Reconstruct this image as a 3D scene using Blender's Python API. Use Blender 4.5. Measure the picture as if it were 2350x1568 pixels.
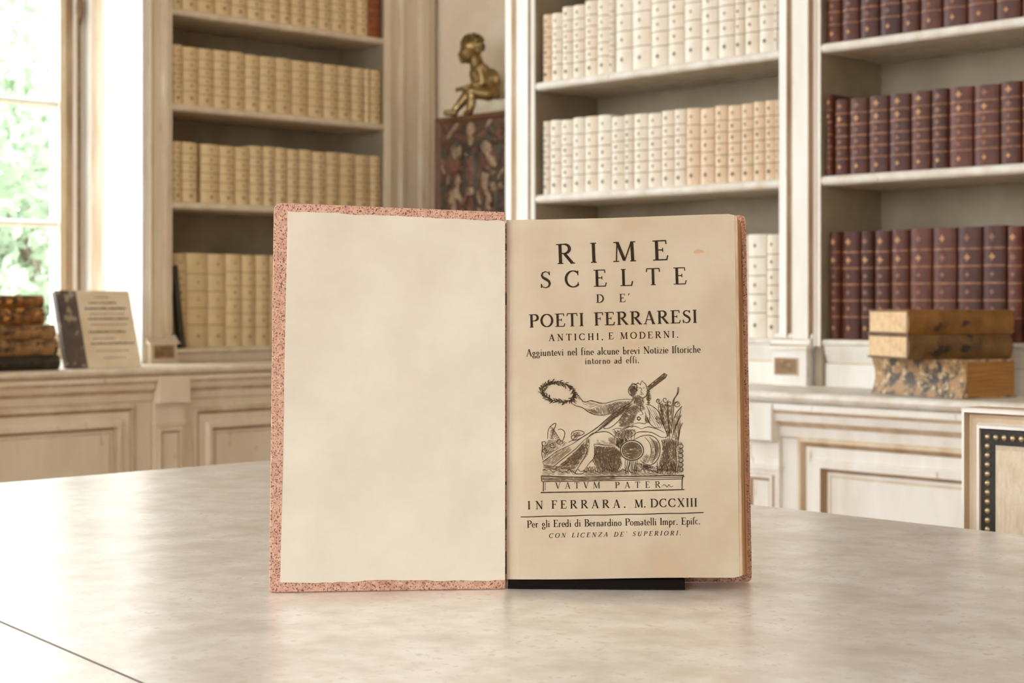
import bpy, math, random
from mathutils import Vector, Matrix
random.seed(7)
for o in list(bpy.data.objects): bpy.data.objects.remove(o)
C = bpy.context.scene.collection
sc = bpy.context.scene
PI = math.pi

# ------------------------------------------------------------------ camera
F = 3721.0; HZ = 692.0; CAMZ = 0.959; TZ = 0.78          # focal length in px, horizon row, eye height, table height
SA, CA = 0.7165, 0.6976                                   # heading of the camera against the room
ANG = math.atan2(SA, CA)
cd = bpy.data.cameras.new('camera'); cam = bpy.data.objects.new('camera', cd); C.objects.link(cam)
cam.location = (0, 0, CAMZ); cam.rotation_euler = (PI/2, 0, ANG)
cd.sensor_width = 36; cd.lens = 36*F/2350; cd.shift_y = -(784-HZ)/2350
cd.clip_start = 0.02
cd.dof.use_dof = True; cd.dof.focus_distance = 1.0; cd.dof.aperture_fstop = 19
sc.camera = cam

# ------------------------------------------------------------------ light
w = bpy.data.worlds.new('sky'); sc.world = w; w.use_nodes = True
nt = w.node_tree; nt.nodes.clear()
bg = nt.nodes.new('ShaderNodeBackground'); wo = nt.nodes.new('ShaderNodeOutputWorld')
tc = nt.nodes.new('ShaderNodeTexCoord'); gr = nt.nodes.new('ShaderNodeValToRGB'); sx = nt.nodes.new('ShaderNodeSeparateXYZ')
nt.links.new(tc.outputs['Generated'], sx.inputs[0]); nt.links.new(sx.outputs['Z'], gr.inputs[0])
gr.color_ramp.elements[0].color = (0.87, 0.94, 1.0, 1); gr.color_ramp.elements[1].color = (0.76, 0.88, 1.0, 1)
nt.links.new(gr.outputs[0], bg.inputs[0]); nt.links.new(bg.outputs[0], wo.inputs[0])
bg.inputs[1].default_value = 9.0
sc.view_settings.view_transform = 'Standard'; sc.view_settings.look = 'None'
sc.view_settings.gamma = 1; sc.view_settings.use_curve_mapping = False
sc.view_settings.exposure = 0.18
sd = bpy.data.lights.new('sun', 'SUN'); sun = bpy.data.objects.new('sun', sd); C.objects.link(sun)
sd.energy = 5; sd.angle = 0.02; sd.color = (1, 0.97, 0.92)
sun.rotation_euler = (math.radians(6), math.radians(38), 0)

WL, RB = 4.38, 3.06        # front plane of the left bookcase (X = -WL) and of the back bookcases (Y = RB)
WT = 0.767                 # counter height
XR, YF, ZC = 2.6, -3.0, 3.3
def portal(loc, rot, sxx, syy):
    d = bpy.data.lights.new('daylight_portal', 'AREA'); d.shape = 'RECTANGLE'; d.size = sxx; d.size_y = syy
    d.cycles.is_portal = True
    o = bpy.data.objects.new('daylight_portal', d); C.objects.link(o); o.location = loc; o.rotation_euler = rot
# windows: (axis position centre, width)
LEFT_WIN = [(1.995, 1.40), (-0.30, 1.40), (-1.95, 1.2)]          # in the left wall: centre Y, width
FRONT_WIN = [(-3.0, 1.5), (-0.9, 1.5), (1.3, 1.5)]               # in the front wall: centre X, width
WZ0, WZ1 = 0.80, 2.95
for y, ww in LEFT_WIN: portal((-4.80, y, (WZ0+WZ1)/2), (PI/2, 0, -PI/2), ww, WZ1-WZ0)
for x, ww in FRONT_WIN: portal((x, YF-0.12, (WZ0+WZ1)/2), (PI/2, 0, PI), ww, WZ1-WZ0)

# ------------------------------------------------------------------ projection helpers
def T(px): return (px-1175)/F
def Xb(px, Y=RB): t = T(px); return Y*(CA*t-SA)/(CA+SA*t)
def Yl(px, X=-WL): t = T(px); return -X*(SA*t+CA)/(SA-CA*t)
def Db(px, Y=RB): return Y/(CA+SA*T(px))
def Dl(px, X=-WL): return -X/(SA-CA*T(px))
def Zd(py, D): return CAMZ-(py-HZ)/F*D
def Zb(px, py, Y=RB): return Zd(py, Db(px, Y))
def Zl(px, py, X=-WL): return Zd(py, Dl(px, X))
def cw(l, D, z): return Vector((CA*l-SA*D, SA*l+CA*D, z))    # camera-aligned coordinates to room coordinates
def at(px, py, D): return cw(T(px)*D, D, Zd(py, D))

# ------------------------------------------------------------------ materials
def L(c):
    return tuple((v/255/12.92 if v/255 <= .04045 else ((v/255+.055)/1.055)**2.4) for v in c)+(1,)
MATS = {}
def mat(name, c1, c2=None, scale=8, rough=.6, vec=(1, 1, 1), c3=None, s3=60, t3=.62, bump=0, bscale=None, metal=0, spec=.4, rnd=0, rc=None, ramp=(.35, .65), detail=5, coat=0, rot=0, trans=0):
    m = bpy.data.materials.new(name); m.use_nodes = True; n = m.node_tree.nodes; l = m.node_tree.links
    p = n['Principled BSDF']; p.inputs['Roughness'].default_value = rough; p.inputs['Metallic'].default_value = metal
    p.inputs['Specular IOR Level'].default_value = spec
    p.inputs['Coat Weight'].default_value = coat; p.inputs['Coat Roughness'].default_value = .25
    t = n.new('ShaderNodeTexCoord'); mp = n.new('ShaderNodeMapping'); l.new(t.outputs['Object'], mp.inputs[0])
    mp.inputs['Scale'].default_value = vec; mp.inputs['Rotation'].default_value = (0, 0, rot)
    def noise(s, d=detail):
        x = n.new('ShaderNodeTexNoise'); x.inputs['Scale'].default_value = s; x.inputs['Detail'].default_value = d
        x.inputs['Roughness'].default_value = .6
        l.new(mp.outputs[0], x.inputs['Vector']); return x.outputs['Fac']
    def rmp(f, a, b):
        x = n.new('ShaderNodeMapRange'); x.inputs['From Min'].default_value = a; x.inputs['From Max'].default_value = b
        l.new(f, x.inputs['Value']); return x.outputs['Result']
    def mix(f, a, b):
        x = n.new('ShaderNodeMix'); x.data_type = 'RGBA'
        if isinstance(f, float): x.inputs[0].default_value = f
        else: l.new(f, x.inputs[0])
        for i, v in ((6, a), (7, b)):
            if isinstance(v, tuple): x.inputs[i].default_value = v
            else: l.new(v, x.inputs[i])
        return x.outputs[2]
    col = L(c1)
    if c2: col = mix(rmp(noise(scale), *ramp), L(c1), L(c2))
    if rc:
        oi = n.new('ShaderNodeObjectInfo'); mu = n.new('ShaderNodeMath'); mu.operation = 'MULTIPLY'; mu.inputs[1].default_value = rnd
        l.new(oi.outputs['Random'], mu.inputs[0]); col = mix(mu.outputs[0], col, L(rc))
    if c3: col = mix(rmp(noise(s3, 3), t3, t3+.06), col, L(c3))
    if isinstance(col, tuple): p.inputs['Base Color'].default_value = col
    else: l.new(col, p.inputs['Base Color'])
    if bump:
        b = n.new('ShaderNodeBump'); b.inputs['Strength'].default_value = bump; b.inputs['Distance'].default_value = .002
        l.new(noise(bscale or scale*4), b.inputs['Height']); l.new(b.outputs[0], p.inputs['Normal'])
    if trans:
        p.inputs['Transmission Weight'].default_value = 0
        tr = n.new('ShaderNodeBsdfTranslucent'); ms = n.new('ShaderNodeMixShader'); ms.inputs[0].default_value = trans
        if not isinstance(col, tuple): l.new(col, tr.inputs[0])
        else: tr.inputs[0].default_value = col
        l.new(p.outputs[0], ms.inputs[1]); l.new(tr.outputs[0], ms.inputs[2]); l.new(ms.outputs[0], n['Material Output'].inputs[0])
    MATS[name] = m; return m

mat('paint', (240, 235, 226), (226, 216, 200), 5, .45, (3, 3, .6), bump=.15, c3=(208, 188, 160), s3=14, t3=.66, ramp=(.4, .75))
mat('paint_shaded', (232, 214, 188), (220, 198, 168), 5, .45, (3, 3, .6), bump=.15, c3=(200, 172, 140), s3=14, t3=.66, ramp=(.4, .75))  # copy of the white paint with the left side's warm shade in its colour
mat('paint_shelf_shaded', (232, 216, 192), (214, 192, 164), 22, .45, c3=(190, 160, 130), s3=40, t3=.68)  # shelf paint again, warm shade of the left side mixed into the colour
mat('paint_shelf', (236, 230, 220), (214, 200, 180), 22, .45, c3=(190, 160, 130), s3=40, t3=.68)
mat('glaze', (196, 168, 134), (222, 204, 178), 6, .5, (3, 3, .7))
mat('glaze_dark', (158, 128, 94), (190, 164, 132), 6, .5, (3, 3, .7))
mat('inner', (168, 152, 128), (140, 124, 100), 4, .6)
mat('wall', (242, 226, 202), (232, 212, 186), 6, .8, bump=.1)
mat('wall_plain', (236, 230, 220), (228, 220, 208), 3, .8)
mat('wall_tan', (228, 204, 170), (214, 190, 156), 3, .8)
mat('ceiling', (244, 242, 238), (236, 234, 228), 3, .9)
mat('floor', (176, 132, 88), (140, 100, 62), 4, .4, (1, 8, 1))
mat('table', (253, 247, 240), (214, 198, 182), 30, .33, c3=(228, 214, 200), s3=150, t3=.58, bump=.12, bscale=70, spec=.8, ramp=(.36, .74), detail=10, coat=1.0)
mat('table_line', (120, 96, 80), rough=.5)
mat('pastedown', (226, 216, 198), (214, 202, 182), 16, .7, bump=.3, bscale=16, ramp=(.3,.7))
mat('page', (206, 189, 164), (186, 165, 138), 16, .75, c3=(194, 168, 138), s3=8, t3=.56, bump=.2, bscale=40, ramp=(.3,.7))
mat('page_edge', (212, 174, 134), (170, 122, 84), 300, .8, (1, 1, .02))
mat('speckle', (192, 142, 120), (218, 176, 152), 240, .7, c3=(116, 68, 60), s3=1000, t3=.545)
mat('leaf_edge', (238, 214, 186), (214, 186, 150), 30, .8)
mat('ink', (44, 33, 24), (62, 48, 36), 200, .85, spec=.1)
mat('ink_wood', (62, 48, 36), (84, 66, 48), 260, .85, spec=.1)
mat('ink_soft', (104, 84, 64), (124, 100, 78), 300, .8, spec=.1)
mat('ink_mid', (92, 72, 54), (112, 90, 68), 260, .85, spec=.1)
mat('shadow_black', (26, 18, 14), rough=.9, spec=.1)  # near-black colour for the shadow under the pages
mat('stain', (196, 158, 120), rough=.8)
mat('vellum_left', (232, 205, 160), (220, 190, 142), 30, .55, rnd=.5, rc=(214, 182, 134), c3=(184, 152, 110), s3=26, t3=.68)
mat('vellum', (238, 228, 212), (228, 214, 192), 30, .5, rnd=.5, rc=(232, 212, 184), c3=(222, 192, 164), s3=26, t3=.64)
mat('vellum_tan', (232, 208, 178), (216, 186, 150), 30, .5, rnd=.5, rc=(220, 190, 156), c3=(196, 154, 120), s3=26, t3=.6)
mat('vellum_line', (110, 82, 52), rough=.7)
mat('vellum_dot', (92, 70, 48), rough=.7)
mat('vellum_dot_soft', (146, 122, 90), rough=.7)
mat('paper_stack', (226, 206, 172), (196, 170, 130), 400, .8, (1, 1, .05))
mat('russet', (112, 58, 38), (78, 40, 28), 26, .42, rnd=.8, rc=(60, 30, 22), c3=(140, 82, 54), s3=34, t3=.66, spec=.3)
mat('russet_band', (170, 118, 84), (124, 74, 50), 60, .42, spec=.3)
mat('gilt', (196, 148, 100), (160, 106, 68), 90, .4, metal=.3)
mat('gilt_dull', (160, 112, 84), (124, 78, 58), 90, .45, metal=.2)
mat('orange_leather', (160, 80, 34), (110, 50, 24), 30, .45)
mat('tan_leather', (142, 94, 40), (108, 70, 28), 22, .45, (1, 1, 1), c3=(60, 42, 26), s3=26, t3=.6)
mat('tan_leather_dark', (120, 84, 42), (84, 58, 32), 22, .5, c3=(44, 32, 22), s3=26, t3=.56)
mat('gold_pages', (178, 122, 52), (134, 86, 32), 260, .5, (.03, .03, 1))
mat('pale_pages', (232, 202, 158), (214, 178, 132), 60, .7, c3=(150, 110, 76), s3=40, t3=.67)
mat('marbled', (178, 142, 100), (92, 84, 76), 34, .6, c3=(216, 186, 146), s3=60, t3=.56, ramp=(.44, .56), detail=3)
mat('old_brown', (150, 96, 46), (74, 46, 28), 30, .45, c3=(206, 146, 72), s3=34, t3=.56, ramp=(.42, .58))
mat('old_dark', (62, 50, 34), (40, 32, 22), 22, .5, c3=(96, 72, 40), s3=40, t3=.64)
mat('old_tan', (164, 122, 76), (104, 72, 42), 30, .5, c3=(62, 42, 26), s3=34, t3=.56, ramp=(.42, .58))
mat('brown_cloth', (106, 90, 82), (84, 70, 64), 22, .6, c3=(170, 152, 126), s3=26, t3=.54)
mat('card', (226, 200, 164), (238, 220, 190), 12, .7)
mat('dark_green', (52, 50, 34), (70, 58, 40), 30, .5)
mat('bronze', (158, 132, 86), (112, 86, 50), 12, .3, metal=.7, c3=(206, 184, 136), s3=20, t3=.58)
mat('bronze_dark', (116, 92, 52), (84, 62, 34), 26, .42, metal=.75)
mat('marble', (226, 214, 190), (206, 190, 160), 20, .5)
mat('poly_dark', (88, 68, 52), (62, 50, 42), 14, .6, c3=(110, 72, 56), s3=40, t3=.52)
mat('poly_frame', (112, 76, 50), (84, 56, 38), 14, .5)
mat('poly_pale', (176, 150, 118), (132, 106, 82), 40, .6, c3=(110, 70, 56), s3=60, t3=.58)
mat('poly_red', (122, 78, 62), (92, 62, 50), 40, .6, c3=(170, 140, 106), s3=70, t3=.6)
mat('poly_green', (86, 82, 64), (66, 60, 50), 40, .6, c3=(128, 86, 66), s3=60, t3=.6)
mat('plaque', (150, 120, 84), (120, 96, 62), 50, .5, c3=(176, 120, 96), s3=40, t3=.56)
mat('linen', (226, 208, 182), (212, 190, 160), 60, .9, (3, 3, 1), bump=.5, bscale=600)
mat('nail_strip', (50, 42, 34), (34, 28, 22), 40, .6)
mat('nail', (176, 156, 124), rough=.35, metal=.8)
mat('leaf', (150, 166, 136), (188, 198, 176), 3, .7, trans=.45, spec=.1)
mat('bark', (120, 104, 84), (90, 76, 60), 20, .8)
mat('grass', (96, 112, 74), (112, 126, 88), 4, .9)
mat('iron', (110, 86, 64), (140, 112, 84), 30, .5, metal=.3)
mat('frame_paint', (240, 234, 226), (228, 216, 200), 6, .4, (3, 3, .7))
g = bpy.data.materials.new('glass'); g.use_nodes = True; n = g.node_tree.nodes; n.clear()
a = n.new('ShaderNodeBsdfTransparent'); b = n.new('ShaderNodeBsdfGlossy'); b.inputs['Roughness'].default_value = .02
f = n.new('ShaderNodeMixShader'); f.inputs[0].default_value = .06; oo = n.new('ShaderNodeOutputMaterial')
g.node_tree.links.new(a.outputs[0], f.inputs[1]); g.node_tree.links.new(b.outputs[0], f.inputs[2]); g.node_tree.links.new(f.outputs[0], oo.inputs[0])
MATS['glass'] = g

# ------------------------------------------------------------------ mesh helpers
INV = {}
class MB:
    def __init__(s): s.v = []; s.f = []; s.m = []; s.names = []
    def mi(s, m):
        if m not in s.names: s.names.append(m)
        return s.names.index(m)
    def face(s, pts, m):
        k = len(s.v); s.v += [Vector(p) for p in pts]; s.f.append(tuple(range(k, k+len(pts)))); s.m.append(s.mi(m))
    def prism(s, base, top, m, mt=None):      # matching rings of points
        k = len(s.v); n_ = len(base); s.v += [Vector(p) for p in base]+[Vector(p) for p in top]
        i = s.mi(m); j = s.mi(mt or m)
        s.f.append(tuple(range(k+n_-1, k-1, -1))); s.m.append(j); s.f.append(tuple(range(k+n_, k+2*n_))); s.m.append(j)
        for q in range(n_):
            r = (q+1) % n_; s.f.append((k+q, k+r, k+n_+r, k+n_+q)); s.m.append(i)
    def box(s, x0, x1, y0, y1, z0, z1, m):
        s.prism([(x0, y0, z0), (x1, y0, z0), (x1, y1, z0), (x0, y1, z0)], [(x0, y0, z1), (x1, y0, z1), (x1, y1, z1), (x0, y1, z1)], m)
    def tube(s, pts, rad, m, n_=10, cap=True):
        rings = []
        for i, p in enumerate(pts):
            p = Vector(p); a_ = Vector(pts[max(i-1, 0)]); b_ = Vector(pts[min(i+1, len(pts)-1)]); d = (b_-a_).normalized()
            u = d.orthogonal().normalized() if i == 0 else (u-d*u.dot(d)).normalized()
            v = d.cross(u); r = rad[i] if isinstance(rad, (list, tuple)) else rad
            rings.append([p+(u*math.cos(2*PI*k/n_)+v*math.sin(2*PI*k/n_))*r for k in range(n_)])
        s.rings(rings, m, cap)
    def rings(s, rings, m, cap=True):
        k = len(s.v); n_ = len(rings[0]); i_ = s.mi(m)
        for r in rings: s.v += [Vector(p) for p in r]
        for a_ in range(len(rings)-1):
            for q in range(n_):
                r = (q+1) % n_; s.f.append((k+a_*n_+q, k+a_*n_+r, k+(a_+1)*n_+r, k+(a_+1)*n_+q)); s.m.append(i_)
        if cap:
            s.f.append(tuple(range(k+n_-1, k-1, -1))); s.m.append(i_)
            e = k+(len(rings)-1)*n_; s.f.append(tuple(range(e, e+n_))); s.m.append(i_)
    def ball(s, c, r, m, n_=12, k_=8, M=None):
        c = Vector(c); r = (r, r, r) if not isinstance(r, (list, tuple)) else r
        rings = []
        for a_ in range(k_+1):
            th = PI*(a_/k_)*.998+.003
            ring = []
            for q in range(n_):
                p = Vector((r[0]*math.sin(th)*math.cos(2*PI*q/n_), r[1]*math.sin(th)*math.sin(2*PI*q/n_), r[2]*math.cos(th)))
                ring.append(c+(M @ p if M else p))
            rings.append(ring)
        s.rings(rings, m)
    def lathe(s, prof, c, m, n_=16):
        s.rings([[Vector((c[0]+r*math.cos(2*PI*q/n_), c[1]+r*math.sin(2*PI*q/n_), c[2]+z)) for q in range(n_)] for r, z in prof], m)
    def build(s, name, parent=None, smooth=False, bevel=0, loc=None):
        me = bpy.data.meshes.new(name)
        if parent is not None: M = INV[parent.name]; vs = [M @ v for v in s.v]
        elif loc: vs = [v-Vector(loc) for v in s.v]
        else: vs = s.v
        me.from_pydata([tuple(v) for v in vs], [], s.f)
        for nm in s.names: me.materials.append(MATS[nm])
        me.polygons.foreach_set('material_index', s.m)
        if smooth: me.polygons.foreach_set('use_smooth', [True]*len(s.f))
        me.update()
        o = bpy.data.objects.new(name, me); C.objects.link(o)
        if parent is not None:
            o.parent = parent; INV[o.name] = INV[parent.name]
            # a part of a part shares its coordinates, since meshes sit at their parent's origin
        else:
            if loc: o.location = loc
            INV[o.name] = Matrix.Translation(-Vector(loc)) if loc else Matrix()
        if bevel:
            b_ = o.modifiers.new('bevel', 'BEVEL'); b_.width = bevel; b_.segments = 2; b_.limit_method = 'ANGLE'
        return o
def empty(name, loc, label, cat, group=None, rz=0, kind=None):
    o = bpy.data.objects.new(name, None); C.objects.link(o); o.location = loc; o.rotation_euler = (0, 0, rz)
    o.empty_display_size = .05
    INV[o.name] = (Matrix.Translation(Vector(loc)) @ Matrix.Rotation(rz, 4, 'Z')).inverted()
    if kind: o['kind'] = kind
    else: o['label'] = label; o['category'] = cat
    if group: o['group'] = group
    return o
def tag(o, label, cat, group=None, kind=None):
    o['label'] = label; o['category'] = cat
    if group: o['group'] = group
    if kind: o['kind'] = kind
    return o
def struct(o): o['kind'] = 'structure'; return o
# a wall frame maps (s along, z up, d out into the room)
def PB(Y=RB): return lambda s, z, d=0: Vector((s, Y-d, z))
def PL(X=-WL): return lambda s, z, d=0: Vector((X+d, s, z))
def extr(mb, P, prof, z0, z1, mats):      # vertical strip, profile [(s, d)], one material per segment
    for i in range(len(prof)-1):
        (s0, d0), (s1, d1) = prof[i], prof[i+1]
        mb.face([P(s0, z0, d0), P(s1, z0, d1), P(s1, z1, d1), P(s0, z1, d0)], mats[i])
    mb.face([P(s_, z1, d_) for s_, d_ in prof], mats[0]); mb.face([P(s_, z0, d_) for s_, d_ in prof], mats[0])
def hmould(mb, P, prof, s0, s1, mats):    # horizontal strip, profile [(z, d)]
    for i in range(len(prof)-1):
        (z0, d0), (z1, d1) = prof[i], prof[i+1]
        mb.face([P(s0, z0, d0), P(s1, z0, d0), P(s1, z1, d1), P(s0, z1, d1)], mats[i])
    for s_ in (s0, s1): mb.face([P(s_, z_, d_) for z_, d_ in prof], mats[0])
def frame(mb, P, s0, s1, z0, z1, prof, mats, close=True):   # mitred rectangular moulding, profile [(inset, d)]
    R = [[P(s0+i, z0+i, d), P(s1-i, z0+i, d), P(s1-i, z1-i, d), P(s0+i, z1-i, d)] for i, d in prof]
    for k in range(len(R)-1):
        for q in range(4):
            r = (q+1) % 4; mb.face([R[k][q], R[k][r], R[k+1][r], R[k+1][q]], mats[k])
    if close: mb.face(R[-1], mats[-1])
def pbox(mb, P, s0, s1, z0, z1, d0, d1, m):
    mb.prism([P(s0, z0, d0), P(s1, z0, d0), P(s1, z1, d0), P(s0, z1, d0)], [P(s0, z0, d1), P(s1, z0, d1), P(s1, z1, d1), P(s0, z1, d1)], m)

# ------------------------------------------------------------------ the room shell
YN = 3.90                      # niche wall behind the statue
BX0 = Xb(1160)                 # left end of the back bookcases
m_ = MB(); m_.box(-5.2, XR+.2, YF-.25, 4.2, -.1, 0, 'floor'); struct(m_.build('floor'))
m_ = MB(); m_.box(-5.2, XR+.2, YF-.25, 4.2, ZC, ZC+.1, 'ceiling'); struct(m_.build('ceiling'))
m_ = MB(); m_.box(XR, XR+.15, YF, 4.0, 0, ZC, 'wall_tan'); struct(m_.build('wall_right'))
m_ = MB(); m_.box(-4.64, BX0+.02, YN, YN+.15, 0, ZC, 'wall'); m_.box(BX0+.02, XR, 3.32, 3.47, 0, ZC, 'wall_plain'); m_.box(BX0+.02, BX0+.10, 3.47, YN+.15, 0, ZC, 'wall'); struct(m_.build('wall_back'))
m_ = MB()                      # left wall with its window openings
edges = sorted([(y-ww/2, y+ww/2) for y, ww in LEFT_WIN]); cur = YF
for y0, y1 in edges:
    m_.box(-4.87, -4.50, cur, y0, 0, ZC, 'wall_plain'); m_.box(-4.87, -4.62, y0, y1, 0, (WT-.03 if y1 > 2 else WZ0-.05), 'wall_plain'); m_.box(-4.87, -4.50, y0, y1, WZ1, ZC, 'wall_plain'); cur = y1
m_.box(-4.87, -4.645, cur, YN+.15, 0, ZC, 'wall')
struct(m_.build('wall_left'))
m_ = MB(); edges = sorted([(x-ww/2, x+ww/2) for x, ww in FRONT_WIN]); cur = -5.0
for x0, x1 in edges:
    m_.box(cur, x0, YF-.22, YF, 0, ZC, 'wall_plain'); m_.box(x0, x1, YF-.22, YF, 0, WZ0-.05, 'wall_plain'); m_.box(x0, x1, YF-.22, YF, WZ1, ZC, 'wall_plain'); cur = x1
m_.box(cur, XR+.15, YF-.22, YF, 0, ZC, 'wall_plain'); struct(m_.build('wall_front'))

# window in the left wall, beside the bookcase: recess, casing, casement, glazing bars, panes
JY = Yl(341)                   # right jamb
def casement(n_, P, s0, s1, z0, z1, bars, hardware=None):
    r = empty('window_%d' % n_, tuple(P((s0+s1)/2, z0, 0)), '', '', kind='structure')
    fr = MB(); fw = .055
    frame(fr, P, s0, s1, z0, z1, [(0, -.03), (0, .02), (.012, .03), (.03, .03), (.036, .016), (.06, .016), (.064, .024), (fw+.03, .024), (fw+.036, .0), (fw+.036, -.03)], ['frame_paint', 'frame_paint', 'glaze', 'frame_paint', 'glaze_dark', 'frame_paint', 'glaze', 'frame_paint', 'frame_paint'], False)
    fr.build('frame', r)
    a0, a1, b0, b1 = s0+fw+.036, s1-fw-.036, z0+fw+.036, z1-fw-.036
    mid = (a0+a1)/2; mu = MB(); pbox(mu, P, mid-.03, mid+.03, b0, b1, -.03, .02, 'frame_paint'); mu.build('meeting_stile', r)
    for zb in bars:
        for q0, q1 in ((a0, mid-.03), (mid+.03, a1)):
            mu = MB()
            mu.prism([P(q0, zb-.011, -.018), P(q0, zb+.011, -.018), P(q0, zb+.011, .0), P(q0, zb+.004, .014), P(q0, zb-.004, .014), P(q0, zb-.011, .0)], [P(q1, zb-.011, -.018), P(q1, zb+.011, -.018), P(q1, zb+.011, .0), P(q1, zb+.004, .014), P(q1, zb-.004, .014), P(q1, zb-.011, .0)], 'frame_paint')
            mu.build('glazing_bar', r)
    zs = [b0]+list(bars)+[b1]
    for i in range(len(zs)-1):
        for q0, q1 in ((a0, mid-.03), (mid+.03, a1)):
            mu = MB(); pbox(mu, P, q0+.002, q1-.002, zs[i]+.0112, zs[i+1]-.0112, -.010, -.006, 'glass'); mu.build('pane', r)
    if hardware:
        mu = MB(); s_, zt = hardware
        mu.tube([P(s_, z0+.1, .034), P(s_, zt+.4, .034)], .0045, 'iron', 8)
        mu.build('bolt_rod', r)
        mu = MB(); rg = []
        for q in range(9): a_ = PI*q/8; rg.append((.004+.011*math.sin(a_), zt-.055+.11*q/8))
        mu.rings([[P(s_+rr*math.cos(2*PI*k/10), zz, .040+rr*.6*math.sin(2*PI*k/10)) for k in range(10)] for rr, zz in rg], 'iron')
        mu.build('bolt_knob', r, smooth=True)
    return r
PW = PL(-4.735)
zb1, zb2 = Zl(75, 232, -4.72), Zl(75, 512, -4.72); dz = zb1-zb2
casement(1, PW, 1.295, 2.66, WT+.005, WZ1, [zb2-dz, zb2, zb1, zb1+dz, zb1+2*dz][1:4]+[zb1+3*dz], hardware=(Yl(182, -4.70), Zl(182, 20, -4.70)))
for i, (y, ww) in enumerate(LEFT_WIN[1:]): casement(2+i, PL(-4.75), y-ww/2, y+ww/2, WZ0-.045, WZ1, [1.15, 1.6, 2.05, 2.5])
for i, (x, ww) in enumerate(FRONT_WIN): casement(4+i, (lambda s, z, d=0: Vector((s, YF-.12+d, z))), x-ww/2, x+ww/2, WZ0-.045, WZ1, [1.15, 1.6, 2.05, 2.5])
# window reveal with panelled jamb
def xjamb(px): t = T(px); D = JY/(CA+SA*t); return (CA*t-SA)*D
m_ = MB()
jp = [(-4.78, 0.0), (-4.72, .0), (-4.72, .016), (xjamb(232), .020), (xjamb(238), .008), (xjamb(249), .008), (xjamb(252), .0), (xjamb(318), .0), (xjamb(321), -.006), (xjamb(325), .004), (-WL-.004, .004)]
jm = ['frame_paint', 'frame_paint', 'frame_paint', 'glaze', 'glaze', 'frame_paint', 'frame_paint', 'glaze', 'frame_paint', 'frame_paint']
for i in range(len(jp)-1):
    (x0, d0), (x1, d1) = jp[i], jp[i+1]
    m_.face([(x0, JY-.016-d0, WT), (x1, JY-.016-d1, WT), (x1, JY-.016-d1, WZ1), (x0, JY-.016-d0, WZ1)], jm[i])
m_.box(-4.78, -WL-.004, JY-.0155, JY-.001, WT, WZ1, 'frame_paint')
struct(m_.build('trim_1'))
m_ = MB(); m_.box(-4.74, -WL, 1.24, 1.294, WT, WZ1, 'frame_paint'); struct(m_.build('trim_2'))
m_ = MB(); m_.box(-4.78, -WL, 1.24, JY, WZ1, WZ1+.05, 'frame_paint'); struct(m_.build('trim_3'))
m_ = MB(); m_.box(-4.50, -WL, YF, 1.24, 0, ZC, 'wall_plain')   # plain lining nearer the camera, cut by its windows
m_ = MB()
cur = YF
for y0, y1 in [(y-ww/2, y+ww/2) for y, ww in sorted(LEFT_WIN[1:])]:
    m_.box(-4.50, -WL, cur, y0, 0, ZC, 'wall_plain'); m_.box(-4.50, -WL, y0, y1, 0, WZ0-.05, 'wall_plain'); m_.box(-4.50, -WL, y0, y1, WZ1, ZC, 'wall_plain'); cur = y1
m_.box(-4.50, -WL, cur, 1.24, 0, ZC, 'wall_plain'); m_.box(-4.50, -WL, 1.24, JY, WZ1+.05, ZC, 'wall_plain')
m_.build('trim_4'); struct(bpy.data.objects['trim_4'])

# ------------------------------------------------------------------ bookcases
def pilaster(root, P, stops, z0, z1, name='pilaster'):
    """stops: [(s, d, material to next)]"""
    mb = MB(); extr(mb, P, [(s_, d_) for s_, d_, _ in stops], z0, z1, [k for _, _, k in stops])
    return mb.build(name, root)
def base_block(root, P, s0, s1, z0, z1, d, plaque=None):
    mb = MB(); h = z1-z0
    pbox(mb, P, s0, s1, z0, z0+h*.70, -.02, d, MV[0])
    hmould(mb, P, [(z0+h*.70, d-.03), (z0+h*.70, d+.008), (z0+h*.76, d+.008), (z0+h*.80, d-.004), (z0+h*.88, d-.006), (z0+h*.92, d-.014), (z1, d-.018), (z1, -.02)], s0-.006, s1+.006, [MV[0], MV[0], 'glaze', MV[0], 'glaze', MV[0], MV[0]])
    o = mb.build('pilaster_base', root)
    if plaque:
        a0, a1, b0, b1 = plaque; mb = MB()
        frame(mb, P, a0, a1, b0, b1, [(-.003, d), (-.003, d+.002), (0, d+.002), (.0015, d+.0005)], ['glaze_dark', 'glaze_dark', 'glaze_dark', 'plaque'])
        mb.build('plaque', o)
def shelf(root, P, s0, s1, z, depth, th=.022, d0=0.0, name='shelf'):
    mb = MB(); n_ = 7; prof = [(-depth, z-th), (-depth, z)]
    prof += [(d0-th/2+th/2*math.cos(PI/2-PI*q/n_), z-th/2+th/2*math.sin(PI/2-PI*q/n_)) for q in range(n_+1)]
    mb.prism([P(s0, zz, dd) for dd, zz in prof], [P(s1, zz, dd) for dd, zz in prof], MV[1]); return mb.build(name, root)

MV = ['paint', 'paint_shelf']
shelf_b = lambda *a: swap(shelf, *a)
base_block_b = lambda *a: swap(base_block, *a)
def swap(f, *a):
    MV[:] = ['paint_shaded', 'paint_shelf_shaded']; r = f(*a); MV[:] = ['paint', 'paint_shelf']; return r
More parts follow.
